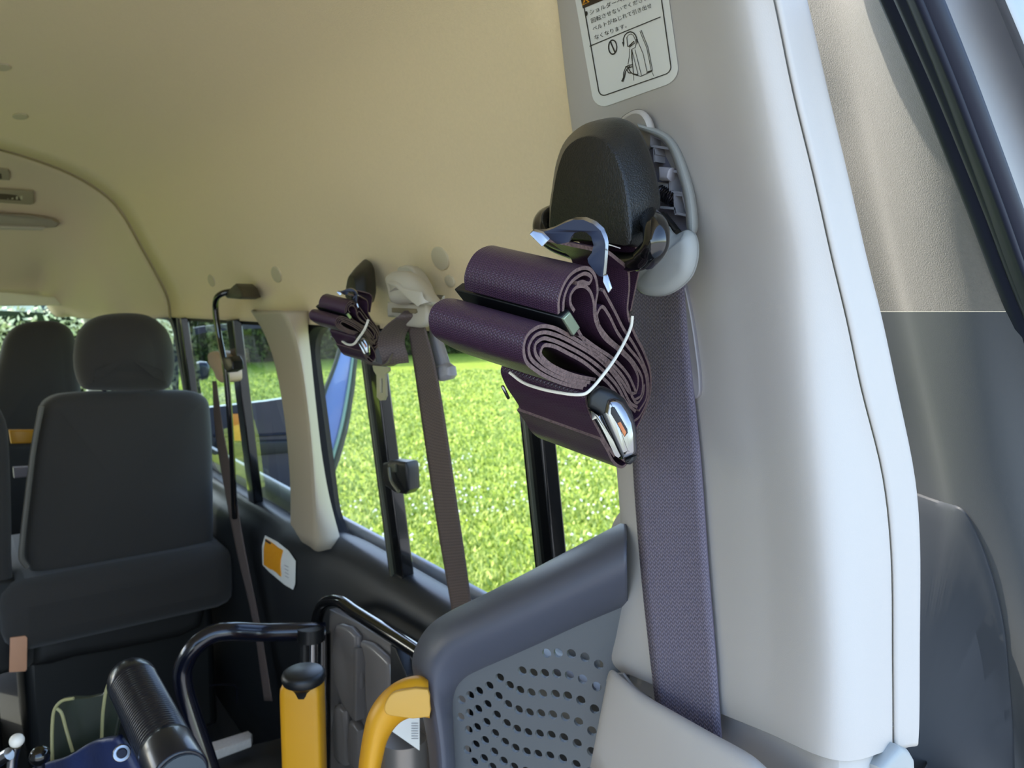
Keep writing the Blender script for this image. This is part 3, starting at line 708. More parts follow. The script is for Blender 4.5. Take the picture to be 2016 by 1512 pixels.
pl([(905, 830), (915, 960), (1010, 985), (1162, 915)], .008); pl([(920, 955), (975, 965)], .012); pl([(1085, 935), (1162, 905)], .012)
pl([(905, 835), (860, 840), (820, 860), (790, 930), (785, 1000), (760, 1050)], .01); pl([(900, 860), (840, 880), (810, 930), (800, 990), (775, 1055)], .012); pl([(850, 880), (870, 920), (915, 960)], .01); pl([(830, 890), (850, 940), (900, 945)], .01); pl([(810, 860), (850, 870), (870, 850)], .01)
pl([(915, 960), (920, 1040)], .004); pl([(1155, 930), (1180, 980)], .004)
smesh(dr, 'printed_drawing', M_ink, st, .0009)
# arrow heads, prohibition ring, bullet
ah = [[c3(768, 540), c3(798, 540), c3(790, 610)], [c3(948, 500), c3(975, 505), c3(965, 575)]]
cx, cy = 647, 607
ring = []
for k in range(28):
    a0, a1 = 2*math.pi*k/28, 2*math.pi*(k+1)/28
    ring.append([c3(cx+60*math.cos(a0), cy+100*math.sin(a0)), c3(cx+60*math.cos(a1), cy+100*math.sin(a1)), c3(cx+46*math.cos(a1), cy+82*math.sin(a1)), c3(cx+46*math.cos(a0), cy+82*math.sin(a0))])
ring += [[c3(612, 545), c3(625, 530), c3(685, 668), c3(670, 680)]]
smesh(ah+ring, 'printed_symbol', M_ink, st, .0010)
bl = [[c3(305+18*math.cos(a*.3927), 172+30*math.sin(a*.3927)) for a in range(16)]]
smesh(bl, 'printed_bullet', M_ink, st, .0010)
# dark header band with the amber warning triangle
smesh([[c3(258, 108), c3(510, 4), c3(1180, -275), c3(1110, -570), c3(190, -190)]], 'printed_band', M_inkd, st, .0008)
tr = [(255, 70), (350, 20), (285, -40)]
smesh([[c3(*tr[0]), c3(*tr[1]), c3(*tr[2])]], 'warning_triangle', M_ora, st, .0011)
smesh([[c3(272, 52), c3(330, 22), c3(288, -14)]], 'triangle_centre', M_inkd, st, .0013)
smesh([[c3(288, 26), c3(300, 22), c3(296, -5), c3(286, 0)], [c3(290, 40), c3(302, 35), c3(300, 29), c3(289, 33)]], 'exclamation_mark', M_ora, st, .0015)
def jtext(s, start, end, h, name='printed_text', m=M_ink, parent=st):
    """text laid between two crop points (baseline start, baseline end); h = up vector in crop px"""
    cu = bpy.data.curves.new('t', 'FONT'); cu.body = s; cu.size = 1; cu.resolution_u = 2
    to = bpy.data.objects.new('t', cu); COL.objects.link(to); dg = bpy.context.evaluated_depsgraph_get(); dg.update()
    me = to.evaluated_get(dg).to_mesh(); vs = [v.co.copy() for v in me.vertices]; fs = [tuple(p.vertices) for p in me.polygons]
    to.evaluated_get(dg).to_mesh_clear(); bpy.data.objects.remove(to)
    if not vs: return
    w = max(v.x for v in vs); out = []
    for v in vs:
        t = v.x/w; x = start[0]+(end[0]-start[0])*t+h[0]*v.y; y = start[1]+(end[1]-start[1])*t+h[1]*v.y
        out.append(smap(*c3(x, y), .0010))
    obj(name, out, fs, m, parent, smooth=False)
jtext('ショルダーベルトを', (345, 190), (990, -75), (-14, -66))
jtext('回転させないでください', (368, 296), (1110, -15), (-14, -66))
jtext('ベルトがねじれて引き出せ', (390, 400), (1155, 86), (-14, -66))
jtext('なくなります。', (410, 512), (830, 348), (-14, -66))

# ------------------------------------------------------------ NEAR SHOULDER BELT
def beltstrip(le, re, name, mats, label, cat, lift, surf=None, root=None, k=8, t=.0012):
    l = cr([Vector((*p, 0)) for p in le], k); r = cr([Vector((*p, 0)) for p in re], k); v = []; uv = []; f = []; L = 0; prev = None
    M = 8
    for a, b in zip(l, r):
        row = [surf(a.x+(b.x-a.x)*i/M, a.y+(b.y-a.y)*i/M) for i in range(M+1)]
        # move towards the room
        row = [p*(1-lift/p.length) for p in row]
        if prev is not None: L += (row[4]-prev).length
        prev = row[4]; W_ = (row[-1]-row[0]).length
        for i, p in enumerate(row): v.append(p); uv.append((L, W_*i/M))
    for j in range(len(l)-1):
        for i in range(M): f.append((j*(M+1)+i, j*(M+1)+i+1, (j+1)*(M+1)+i+1, (j+1)*(M+1)+i))
    o = obj(name, v, f, mats, root, uvs=uv, midx=[0]*len(f), mods=[('SOLIDIFY', dict(thickness=t, offset=0, material_offset_rim=1))])
    return o
le = [(1235, 520), (1240, 700), (1246, 900), (1262, 1120), (1280, 1290), (1293, 1402), (1300, 1460)]
re_ = [(1344, 520), (1358, 700), (1379, 900), (1395, 1120), (1409, 1290), (1418, 1420), (1424, 1500)]
nb = beltstrip(le, re_, 'shoulder_belt', [M_belt, M_belte], '', '', .0085, surf=lambda x, y: onP(x, min(y, 1320)) if y < 1320 else P(x, y, x=onP(x, 1318).x))
tag(nb, 'wide lilac grey seat belt running straight down the near pillar into a slot', 'seat belt')
# adjuster recess plate behind the belt
pts = [(1322, 545), (1350, 545), (1366, 600), (1380, 690), (1386, 745), (1385, 775), (1374, 784), (1362, 780), (1345, 700)]
q = [onP(*p, .0035) for p in pts]
vf = slab(q, (-1, -.3, .1), .010, .001, smoothn=3)
ad = empty('belt_height_adjuster', onP(1375, 782, .002), 'pale grey belt height adjuster with open ribbed shell beside the large black cover', 'belt adjuster')
obj('slide_plate', vf[0], vf[1], mat('slide_plate', (150, 146, 150), .5), ad)
pts = [(1228, 262), (1232, 232), (1250, 216), (1268, 209), (1285, 214), (1297, 232), (1303, 262), (1290, 290), (1250, 290)]
vf = slab([onP(*p, .006) for p in pts], (-1, -.4, .1), .006, .004, smoothn=3); obj('top_tab', vf[0], vf[1], M_cream, ad)
# base shell
X0 = .405
def PX(x, y, d=0): return P(x, y, x=X0+d)
c2 = lambda x, y: (1040+x*.2778, 180+y*.2778)
rim_o = [(770, 235), (850, 255), (930, 280), (1000, 320), (1055, 385), (1100, 480), (1140, 600), (1170, 720), (1188, 850), (1190, 980), (1165, 1028)]
rim_i = [(790, 262), (860, 290), (920, 315), (970, 350), (1010, 410), (1045, 500), (1080, 610), (1110, 730), (1128, 850), (1135, 970), (1150, 1020)]
ro = [c2(*p) for p in rim_o]; ri_ = [c2(*p) for p in rim_i]
rows = []
for o__, i__ in zip(ro, ri_):
    rows.append([PX(*o__, .012), PX(*o__, -.006), P((o__[0]+i__[0])/2, (o__[1]+i__[1])/2, x=X0-.013), PX(*i__, -.011), PX(*i__, .010)])
vf = loft(rows, 3, 4); obj('shell_rim', vf[0], vf[1], M_gry, ad, mods=[solid(.0006)])
base = [c2(*p) for p in [(760, 250), (860, 270), (960, 320), (1030, 420), (1080, 560), (1120, 720), (1150, 1000), (1040, 1060), (900, 900), (820, 500), (780, 340)]]
vf = slab([PX(*p, .004) for p in base], (-1, 0, 0), .004, .001); obj('shell_floor', vf[0], vf[1], mat('shell_floor', (116, 112, 124), .6), ad)
def rib(pts, w=.0016, h=.012, z=-.006):
    q = [c2(*p) for p in pts]; mb = MB()
    for a, b in zip(q[:-1], q[1:]):
        pa, pb = PX(*a, z), PX(*b, z); t = (pb-pa).normalized(); nn = t.cross(Vector((1, 0, 0))).normalized()*w/2
        mb.add(prism([pa-nn, pb-nn, pb+nn, pa+nn], (h, 0, 0)))
    return mb
mb = MB()
for pts in ([(870, 310), (870, 385), (1000, 405), (1010, 395)], [(870, 310), (950, 340), (1000, 400)], [(890, 400), (900, 450)], [(1000, 560), (1005, 710), (1110, 725)], [(1000, 560), (1060, 570), (1105, 700)], [(1035, 725), (1040, 860), (1130, 880)], [(1040, 730), (1095, 735), (1125, 870)], [(935, 820), (1040, 830), (1045, 875)], [(890, 410), (895, 500)], [(1070, 600), (1100, 710)]):
    r_ = rib(pts); mb.add((r_.v, r_.f))
obj('ribs', mb.v, mb.f, M_gry2, ad, smooth=False)
vf = slab([PX(*c2(*p), -.010) for p in [(918, 530), (1015, 535), (995, 630), (918, 625)]], (-1, -.3, 0), .010, .003); obj('clip', vf[0], vf[1], mat('clip_grey', (176, 172, 178), .4), ad)
vf = slab([PX(*c2(*p), -.004) for p in [(905, 640), (995, 645), (990, 700), (910, 690)]], (-1, -.3, 0), .006, .002); obj('clip_foot', vf[0], vf[1], M_gry2, ad)
hp = []
a0 = PX(*c2(935, 715), -.004); a1 = PX(*c2(1035, 770), -.004); ax = (a1-a0); n1 = ax.cross(Vector((1, 0, 0))).normalized(); n2 = ax.cross(n1).normalized()
for k in range(7*10+1):
    th = k/10*2*math.pi; hp.append(a0+ax*(k/70)+n1*.0048*math.cos(th)+n2*.0048*math.sin(th))
vf = tube(hp, .0006, 6, 1); obj('spring', vf[0], vf[1], mat('spring_steel', (60, 58, 66), .3, metal=.9), ad)
# cup
cup = [(1050, 985), (1100, 965), (1150, 1000), (1170, 1080), (1165, 1180), (1130, 1290), (1060, 1370), (960, 1430), (860, 1445), (770, 1425), (720, 1360), (730, 1240), (800, 1170), (880, 1060), (910, 930), (950, 930), (990, 985), (1020, 1000)]
vf = slab([P(*c2(*p), x=.378) for p in cup], (-1, -.25, .1), .014, .008, dome=.002, steps=7, smoothn=3); obj('cup', vf[0], vf[1], M_gry, ad)
vf = slab([P(*c2(*p), x=.388) for p in [(880, 870), (950, 850), (1050, 975), (1020, 1002), (930, 930)]], (-1, -.3, .1), .01, .002); obj('cup_slot', vf[0], vf[1], M_black, ad)

# ------------------------------------------------------------ BLACK COVER + RING
Fp = [(160, 860), (180, 700), (215, 530), (265, 410), (340, 345), (430, 322), (520, 350), (590, 430), (640, 540), (680, 700), (700, 850), (712, 1083), (600, 1078), (400, 1050), (168, 1000)]
Bp = [(150, 850), (168, 690), (203, 490), (262, 350), (375, 245), (500, 200), (640, 186), (765, 245), (850, 400), (905, 590), (935, 800), (830, 1085), (700, 1098), (500, 1080), (172, 1015)]
anc = empty('restraint_anchor', P(*c2(400, 1080), x=.345), 'grained black D-shaped belt anchor cover high on the near pillar, above the folded straps', 'belt anchor')
def ringp(k, x):
    q = [Vector((*(Vector(a).lerp(Vector(b), k)), 0)) for a, b in zip(Fp, Bp)]; q = cr(q, 4, True)
    return [P(*c2(p.x, p.y), x=x) for p in q]
rs = [ringp(0, .326), ringp(.06, .3265), ringp(.14, .3285), ringp(.45, .336), ringp(.8, .345), ringp(.95, .351), ringp(1, .358), ringp(1, .385)]
# corner F->side: keep a crease
n = len(rs[0]); vv = [p for r in rs for p in r]; ff = [(j*n+i, j*n+(i+1) % n, (j+1)*n+(i+1) % n, (j+1)*n+i) for j in range(len(rs)-1) for i in range(n)]
ff.append(tuple(range(n))[::-1]); ff.append(tuple((len(rs)-1)*n+i for i in range(n)))
obj('anchor_cover', vv, ff, M_cover, anc, angle=70)
rp = [(1276, 436), (1292, 462), (1288, 492), (1262, 512), (1225, 515), (1150, 500), (1085, 475), (1066, 452), (1068, 432), (1085, 420), (1150, 410), (1240, 420)]
rd = [.345, .340, .338, .338, .345, .350, .352, .352, .36, .372, .38, .37]
vf = tube([P(*p, x=x) for p, x in zip(rp, rd)], .0062, 14, 6, closed=True); obj('guide_ring', vf[0], vf[1], M_gloss, anc)
vf = tube([P(1278, 432, x=.345), P(1292, 456, x=.334), P(1290, 484, x=.332), P(1270, 508, x=.335)], .0078, 14, 6); obj('ring_sleeve', vf[0], vf[1], M_gloss, anc)

# ------------------------------------------------------------ FOLDED STRAP BUNDLE
c1 = lambda x, y: (880+x*.3439, 420+y*.3439)
Wv = (RGT*-.80+UPV*.27+FWD*.53).normalized()
NP0 = P(1150, 650, x=.300)
def PN(x, y, off=0):      # crop-1 point on the near plane of the bundle
    return PP(*c1(x, y), NP0+Wv*off, Wv)
SWD = .066
bun = empty('restraint_strap', PN(1000, 1440), 'folded dark purple restraint strap bundle hanging at the near pillar, nearest the camera', 'strap')
lines = [
 ([(640, 575), (640, 500), (660, 430), (700, 360), (760, 318), (815, 318), (850, 365), (862, 450), (850, 530), (862, 620), (920, 710), (1010, 790), (1080, 870), (1120, 960), (1112, 1040), (1075, 1068)], SWD),
 ([(665, 560), (672, 480), (700, 410), (745, 365), (795, 345), (828, 372), (815, 400), (775, 392), (745, 400)], SWD*.97),
 ([(730, 560), (708, 520), (708, 470), (735, 428), (780, 416), (815, 440), (838, 500), (846, 600), (890, 700), (985, 785), (1060, 862), (1095, 950), (1085, 1020), (1050, 1028), (1005, 965), (940, 885), (850, 805), (780, 720), (740, 650)], SWD),
 ([(870, 640), (860, 580), (885, 535), (925, 580), (975, 680), (1040, 770), (1110, 860), (1142, 950), (1140, 1060), (1100, 1130)], SWD),
 ([(835, 205), (900, 212), (980, 268), (1036, 325), (1044, 420), (1034, 560), (1070, 680), (1130, 800), (1166, 920), (1160, 1050), (1110, 1180), (1075, 1250)], SWD*.62),
 ([(895, 440), (960, 560), (1010, 660), (1075, 760), (1125, 860), (1152, 950), (1150, 1060), (1105, 1160), (1070, 1190)], SWD),
 ([(780, 1000), (700, 985), (600, 950), (510, 900), (450, 840), (440, 760), (460, 700), (520, 652), (600, 652), (700, 700), (800, 760), (900, 825), (980, 900), (1035, 980), (1062, 1052), (1092, 1085), (1122, 1040), (1130, 980)], SWD),
 ([(800, 985), (710, 965), (610, 925), (520, 870), (476, 820), (470, 760), (500, 705), (550, 682), (640, 702), (740, 752), (850, 820), (945, 910), (1005, 1000), (1050, 1085), (1090, 1110)], SWD),
 ([(820, 970), (730, 950), (630, 908), (550, 858), (506, 800), (506, 752), (545, 718), (600, 725), (700, 768), (800, 825), (900, 905), (975, 990), (1025, 1080), (1080, 1135)], SWD),
 ([(850, 952), (750, 933), (650, 897), (570, 848), (536, 800), (550, 762), (600, 758), (690, 800), (780, 850), (860, 915), (930, 980), (995, 1070), (1050, 1150)], SWD),
 ([(760, 700), (850, 765), (960, 840), (1040, 930), (1085, 1030)], SWD),
 ([(840, 985), (798, 1045), (812, 1125), (858, 1220), (918, 1330), (960, 1390)], SWD),
 ([(870, 1010), (830, 1060), (850, 1140), (890, 1230), (950, 1340), (1000, 1400), (1030, 1430), (1005, 1452), (955, 1425), (915, 1350), (880, 1290)], SWD*1.04),
 ([(880, 1000), (960, 1060), (1020, 1150), (1065, 1260), (1075, 1350), (1040, 1420)], SWD*.9),
]
mb = MB(); uvs = []
for i, (pts, wd) in enumerate(lines):
    r_ = ribbon([PN(*p) for p in pts], Wv, wd, .0022, 7)
    b0 = len(mb.v); mb.v += r_[0]; mb.f += [tuple(q+b0 for q in t) for t in r_[1]]; mb.m += r_[3]; mb.uv += r_[2]
wb = mb.build('webbing', [M_web, M_edge], bun, uv=True)
BB = BVHTree.FromPolygons(mb.v, mb.f)
# strap going up behind to the ring
r_ = ribbon([PN(1080, 190, .004), PN(1112, 260, .004), PN(1085, 400, .006), PN(1052, 560, .006)], Wv, .045, .002, 7)
mb2 = MB(); mb2.v = r_[0]; mb2.f = r_[1]; mb2.m = r_[3]; mb2.uv = r_[2]; mb2.build('upper_webbing', [M_web, M_edge], bun, uv=True)
# black adjuster bar with metal end
vf = prism([PN(*p, -.002) for p in [(655, 600), (705, 553), (768, 655), (725, 712)]], Wv*.078); adj = obj('adjuster_bar', vf[0], vf[1], M_black, bun, bevel=.0012)
vf = prism([PN(*p, -.0035) for p in [(668, 606), (706, 566), (762, 654), (726, 700)]], Wv*.002); obj('bar_end', vf[0], vf[1], mat('bar_end', (150, 165, 140), .3, metal=.6), adj, bevel=.0005)
# hook plate
c7 = lambda x, y: (1040+x*.1389, 420+y*.1389)
HP0 = P(1130, 480, x=.276); HN = (FWD*-1+RGT*-.05).normalized()
def PH(x, y, o=0): return PP(*c7(x, y), HP0+FWD*o, HN)
hk = [(40, 262), (200, 267), (350, 218), (500, 143), (640, 92), (780, 92), (920, 150), (1030, 250), (1080, 370), (1095, 450), (1080, 700), (1060, 900), (1000, 890), (920, 800), (850, 700), (840, 640), (900, 560), (925, 450), (890, 330), (820, 272), (740, 257), (650, 278), (605, 340), (575, 410), (410, 440), (300, 360), (190, 300)]
hq = [PH(*p) for p in hk]
hvec = (FWD*.55+UPV*.6+RGT*.58).normalized()*.0032
tr_ = geometry.tessellate_polygon([hq]); n = len(hq)
vv = hq+[p+hvec for p in hq]; ff = [tuple(t) for t in tr_]+[tuple(i+n for i in reversed(t)) for t in tr_]
fm = [0]*len(ff)
for i in range(n): ff.append((i, (i+1) % n, n+(i+1) % n, n+i)); fm.append(1)
hook = obj('tongue_plate', vv, ff, [M_steel, M_chrome], bun, midx=fm)
vf = prism([PH(*p, -.001) for p in [(10, 295), (60, 250), (190, 285), (285, 385), (195, 480)]], hvec*.8); obj('plate_foot', vf[0], vf[1], M_chrome, hook, bevel=.0004)
vf = prism([PH(*p, -.001) for p in [(1058, 880), (1105, 885), (1168, 1075), (1160, 1100), (1132, 1138), (1055, 975)]], hvec*.6); obj('plate_toe', vf[0], vf[1], M_chrome, hook, bevel=.0004)
vf = tube([PH(1140, 445, -.001), PH(1210, 465, -.001), PH(1300, 495, .002)], .0004, 6, 2); obj('pin', vf[0], vf[1], M_chrome, hook)
# buckle
cb = lambda x, y: (1130+x*.1322, 740+y*.1322)
BN = (FWD*-1+RGT*-.32).normalized(); BP0 = P(1220, 850, x=.318)
def PBk(x, y, o=0): return PP(*cb(x, y), BP0-BN*o, BN)
face = [(490, 350), (560, 335), (640, 355), (710, 410), (790, 540), (860, 700), (888, 860), (900, 1130), (870, 1190), (770, 1240), (700, 1250), (640, 1130), (390, 580), (440, 540), (460, 440)]
cv = MB()
vf = slab([PBk(*p) for p in face], BN, .014, .004, steps=5)
bk = obj('buckle', vf[0], vf[1], M_chrome, bun)
side_ = [(195, 500), (300, 565), (410, 565), (560, 850), (700, 1150), (715, 1252), (650, 1240), (560, 1110), (400, 850), (270, 640)]
vf = slab([PBk(*p, .006) for p in side_], BN, .012, .004); obj('buckle_side', vf[0], vf[1], M_chrome, bk)
vf = slab([PBk(*p, .008) for p in [(185, 300), (260, 200), (380, 150), (560, 230), (700, 340), (820, 560), (900, 860), (600, 900), (400, 640), (330, 560), (185, 470)]], BN, .016, .004); obj('buckle_body', vf[0], vf[1], M_black, bk)
vf = slab([PBk(*p, .002) for p in [(740, 1250), (860, 1200), (905, 1200), (890, 1270), (830, 1325), (770, 1320)]], BN, .012, .002); obj('buckle_foot', vf[0], vf[1], M_black, bk)
vf = slab([PBk(*p, -.0006) for p in [(545, 480), (565, 458), (600, 465), (792, 790), (800, 850), (750, 912), (640, 715), (545, 560)]], BN, .001, .0003); obj('buckle_slot', vf[0], vf[1], M_ink, bk)
vf = slab([PBk(*p, -.0012) for p in [(645, 705), (690, 682), (778, 840), (752, 905)]], BN, .001, .0003); obj('release_button', vf[0], vf[1], M_red, bk)
# silver edge slivers at far left of lower strap
for a, b in (((318, 990), (352, 1058)), ((440, 1160), (492, 1245))):
    q = [PN(a[0]+440, a[1]+145, SWD*1.0), PN(b[0]+440, b[1]+160, SWD*1.0)]
    q = [PP(*c1(*a), NP0+Wv*(SWD*1.03), Wv), PP(*c1(*b), NP0+Wv*(SWD*1.03), Wv)]
    vf = tube(q, .0012, 6, 1); obj('buckle_edge', vf[0], vf[1], M_chrome, bk)
# rubber band
bpts = [(1003, 733), (1028, 752), (1060, 764), (1095, 772), (1135, 777), (1152, 775), (1165, 765), (1190, 735), (1212, 704), (1232, 668), (1243, 640), (1245, 622)]
hs = []
for p in bpts:
    h = hit(BB, p[0], p[1], 0, None); hs.append(h.length if h is not None else None)
kn = [i for i, h in enumerate(hs) if h is not None]
for i in range(len(hs)):
    if hs[i] is None:
        j = min(kn, key=lambda q: abs(q-i)); hs[i] = hs[j]
# keep the band taut: lower envelope smoothing
sm = [min(hs[max(0, i-1):i+2]) for i in range(len(hs))]; sm = [sum(sm[max(0, i-1):i+2])/len(sm[max(0, i-1):i+2]) for i in range(len(sm))]
band = [D(*p).normalized()*(h-.004) for p, h in zip(bpts, sm)]
vf = tube(band, .00105, 8, 6); tag(obj('rubber_band', vf[0], vf[1], M_band), 'off white rubber band holding the nearest folded strap bundle together', 'rubber band')

# ------------------------------------------------------------ FAR BUNDLE: copies of cover and strap
def copy_scaled(src, newbase, sc, rotz, label, name=None):
    c = copy_tree(src); c.location = Vector(newbase)+OFF; c.scale = (sc, sc, sc); c.rotation_euler = (0, 0, rotz); c['label'] = label
    return c
far_cov = P(698, 592, x=.485)
a2 = copy_scaled(anc, far_cov, .62, math.radians(-6), 'small black belt anchor cover on the headliner above the far folded straps')
a2.rotation_euler = (math.radians(14), 0, math.radians(-4))
b2_base = far_cov+(bun.location-anc.location)*.62
b2 = copy_scaled(bun, P(730, 712, x=.455), .60, math.radians(10), 'far dark folded strap bundle hanging in front of the rear window front corner')
b2.rotation_euler = (0, 0, math.radians(12))
vf = tube([P(*p, x=.415) for p in ((674, 672), (684, 678), (697, 677), (707, 664), (718, 648), (725, 630))], .0016, 8, 5); tag(obj('rubber_band', vf[0], vf[1], M_band), 'rubber band round the far folded strap bundle', 'rubber band')

# ------------------------------------------------------------ GREY BELT ON HEADLINER
gb = empty('belt_guide', PG(820, 640, -.03), 'beige belt guide cover mounted at the top of the rear side window', 'belt guide')
c4 = lambda x, y: (580+x*.2249, 480+y*.2249)
X4 = .475
def P4(x, y, d=0): return P(*c4(x, y), x=X4+d)
M_beige = mat('beige_plastic', (178, 170, 152), .5)
Fg = [(765, 270), (800, 235), (860, 222), (930, 235), (1000, 290), (1080, 400), (1145, 500), (1130, 525), (1090, 530), (900, 505), (800, 510), (775, 420), (760, 340)]
Bg = [(755, 280), (790, 228), (870, 210), (960, 215), (1030, 270), (1100, 370), (1160, 500), (1140, 545), (1090, 545), (900, 520), (800, 525), (770, 430), (755, 350)]
vf = slab([P4(*p, -.035) for p in Fg], (-1, -.2, .1), .035, .014, dome=.006, steps=6, smoothn=3); obj('guide_cover', vf[0], vf[1], M_beige, gb)
vf = slab([P4(*p, .012) for p in [(890, 215), (930, 190), (990, 185), (1050, 240), (1110, 340), (1150, 460), (1160, 600), (1100, 640), (900, 400)]], (-1, -.2, .1), .02, .004, smoothn=2); obj('back_plate', vf[0], vf[1], M_beige, gb)
vf = slab([P4(*p, -.012) for p in [(805, 505), (900, 505), (1090, 528), (1150, 515), (1160, 600), (1155, 680), (1110, 730), (1020, 730), (930, 710), (860, 640), (805, 640)]], (-1, -.2, .0), .014, .005, smoothn=2); obj('guide_loop', vf[0], vf[1], M_beige, gb)
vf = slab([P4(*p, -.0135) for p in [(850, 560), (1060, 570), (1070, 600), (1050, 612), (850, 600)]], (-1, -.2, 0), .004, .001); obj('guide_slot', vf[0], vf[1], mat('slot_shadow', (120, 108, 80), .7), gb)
# adjuster rail behind
vf = slab([P4(*p, .02) for p in [(1160, 640), (1180, 650), (1300, 1040), (1345, 1075), (1355, 1150), (1335, 1185), (1260, 1205), (1215, 1190), (1205, 1110), (1175, 900)]], (-1, -.2, 0), .014, .004); obj('rail', vf[0], vf[1], M_gry2, gb)
vf = slab([P4(*p, .015) for p in [(1205, 1075), (1300, 1045), (1345, 1075), (1357, 1155), (1335, 1188), (1262, 1207), (1214, 1190)]], (-1, -.2, 0), .016, .006); obj('rail_end', vf[0], vf[1], M_gry2, gb)
vs = beltstrip([(803, 640), (815, 720), (838, 880), (862, 1040), (888, 1190), (905, 1290)], [(836, 640), (857, 720), (878, 840), (898, 980), (920, 1130), (940, 1290)], 'shoulder_belt', [M_belt2, M_belt2e], '', '', .0, surf=lambda x, y: P(x, y, x=.475+.05*(y-640)/500))
tag(vs, 'brown seat belt hanging straight down across the rear side window', 'seat belt')
# loop of webbing coming out of the slot down to the tongue
wl = ribbon([P4(960, 590, -.018), P4(900, 640, -.030), P4(800, 720, -.035), P4(740, 800, -.035), P4(730, 900, -.03), P4(760, 1000, -.025), P4(770, 1060, -.02)], (RGT*.9+UPV*.1+FWD*.3), .035, .0015, 6)
mb3 = MB(); mb3.v = wl[0]; mb3.f = wl[1]; mb3.m = wl[3]; mb3.uv = wl[2]
lb = empty('lap_belt', P4(780, 1370, -.02), 'looped brown belt end with a slotted silver tongue hanging below the beige guide', 'seat belt')
mb3.build('webbing', [M_belt2, M_belt2e], lb, uv=True)
wl = ribbon([P4(640, 880, -.02), P4(560, 950, -.02), P4(600, 1020, -.02), P4(700, 1060, -.02), P4(800, 1040, -.02), P4(850, 960, -.015)], (RGT*.2+FWD*.9), .04, .0015, 6)
mb3 = MB(); mb3.v = wl[0]; mb3.f = wl[1]; mb3.m = wl[3]; mb3.uv = wl[2]; mb3.build('webbing_fold', [M_belt2, M_belt2e], lb, uv=True)
tg = [(690, 1065), (830, 1080), (835, 1110), (800, 1140), (808, 1330), (790, 1370), (755, 1372), (728, 1340), (725, 1150), (700, 1110)]
hole = [(752, 1175), (778, 1178), (778, 1305), (755, 1305)]
res = geometry.delaunay_2d_cdt([Vector(p) for p in tg+hole], [(len(tg)+i, len(tg)+(i+1) % 4) for i in range(4)], [tuple(range(len(tg)))], 1, 1e-6)
tris = []
for t in res[2]:
    c = sum((res[0][i] for i in t), Vector((0, 0)))/len(t)
    if not (752 < c.x < 778 and 1175 < c.y < 1306): tris.append(tuple(t))
obj('tongue', [P4(p.x, p.y, -.022) for p in res[0]], tris, mat('tongue_metal', (176, 170, 140), .3, metal=.35), lb, smooth=False, mods=[solid(.003, 0)])

# ------------------------------------------------------------ GRAB RAIL far + pale clip + belt
gr = empty('grab_rail', P(452, 760, x=.48), 'thin black grab rail bent down from the top of the middle side window', 'rail')
vf = tube([P(464, 573, x=.50), P(440, 577, x=.475), P(428, 585, x=.465), P(424, 605, x=.465), P(431, 660, x=.47), P(443, 720, x=.475), P(450, 790, x=.48), P(457, 900, x=.49), P(462, 1020, x=.50)], .0065, 12, 5); obj('rail_tube', vf[0], vf[1], M_gloss, gr)
vf = slab([P(*p, x=.48) for p in ((440, 578), (463, 558), (472, 566), (479, 585), (470, 589), (446, 587))], (-1, -.5, 0), .05, .004); obj('mount', vf[0], vf[1], mat('mount_brown', (62, 56, 44), .5), gr)
vf = slab([P(*p, x=.46) for p in ((438, 704), (452, 702), (458, 712), (459, 728), (448, 734), (440, 726))], (-1, -.5, 0), .03, .004); obj('clamp', vf[0], vf[1], M_black, gr)
vf = slab([P(*p, x=.50) for p in ((406, 700), (414, 692), (424, 694), (436, 710), (443, 728), (444, 748), (438, 754), (424, 748), (418, 732), (408, 716))], (-1, -.4, 0), .05, .008, dome=.004, smoothn=3)
tag(obj('belt_guide', vf[0], vf[1], mat('peach_grey', (186, 160, 136), .5)), 'small peach beige belt guide beside the black grab rail, above the seat', 'belt guide')
vs = beltstrip([(418, 750), (424, 850), (440, 950), (465, 1080), (500, 1235), (520, 1380)], [(426, 750), (440, 850), (460, 950), (482, 1080), (513, 1235), (536, 1380)], 'shoulder_belt', [M_belt2, M_belt2e], '', '', .0, surf=lambda x, y: P(x, y, x=.505))
tag(vs, 'grey brown seat belt slanting down beside the large grey seat', 'seat belt')

# ------------------------------------------------------------ SEATS
def seat(name, label, out, hr, y, th, group=None, posts=None, trim=None):
    e = empty(name, P(250, 1330, y=y), label, 'seat')
    vf = slab([P(*p, y=y) for p in out], (0, -1, .05), th, .035, dome=.012, steps=7, smoothn=4); obj('backrest', vf[0], vf[1], M_seat, e)
    if hr:
        vf = slab([P(*p, y=y-.01) for p in hr], (0, -1, 0), .12, .05, dome=.015, steps=7, smoothn=4); obj('headrest', vf[0], vf[1], M_seat, e)
        for px in posts:
            vf = tube([P(px, 740, y=y+.05), P(px, 810, y=y+.05)], .006, 8, 1); obj('headrest_post', vf[0], vf[1], M_steel, e)
    return e
s1 = seat('passenger_seat', 'large dark grey cloth seat with rounded headrest, seen from behind',
     [(78, 830), (88, 797), (110, 781), (160, 774), (250, 772), (345, 770), (392, 773), (414, 788), (421, 830), (425, 950), (424, 1080), (410, 1160), (360, 1178), (250, 1195), (100, 1216), (72, 1205), (62, 1130), (50, 1100), (58, 980), (66, 900)],
     [(152, 700), (162, 655), (190, 628), (245, 617), (300, 622), (335, 648), (351, 695), (349, 745), (338, 768), (290, 772), (200, 772), (170, 768), (156, 742)], 1.98, .12, posts=(205, 300))
vf = slab([P(*p, y=1.955) for p in ((80, 1218), (250, 1198), (400, 1170), (398, 1240), (300, 1272), (150, 1300), (60, 1318), (72, 1240))], (0, -1, 0), .14, .03, smoothn=2); obj('back_valance', vf[0], vf[1], M_seat2, s1)
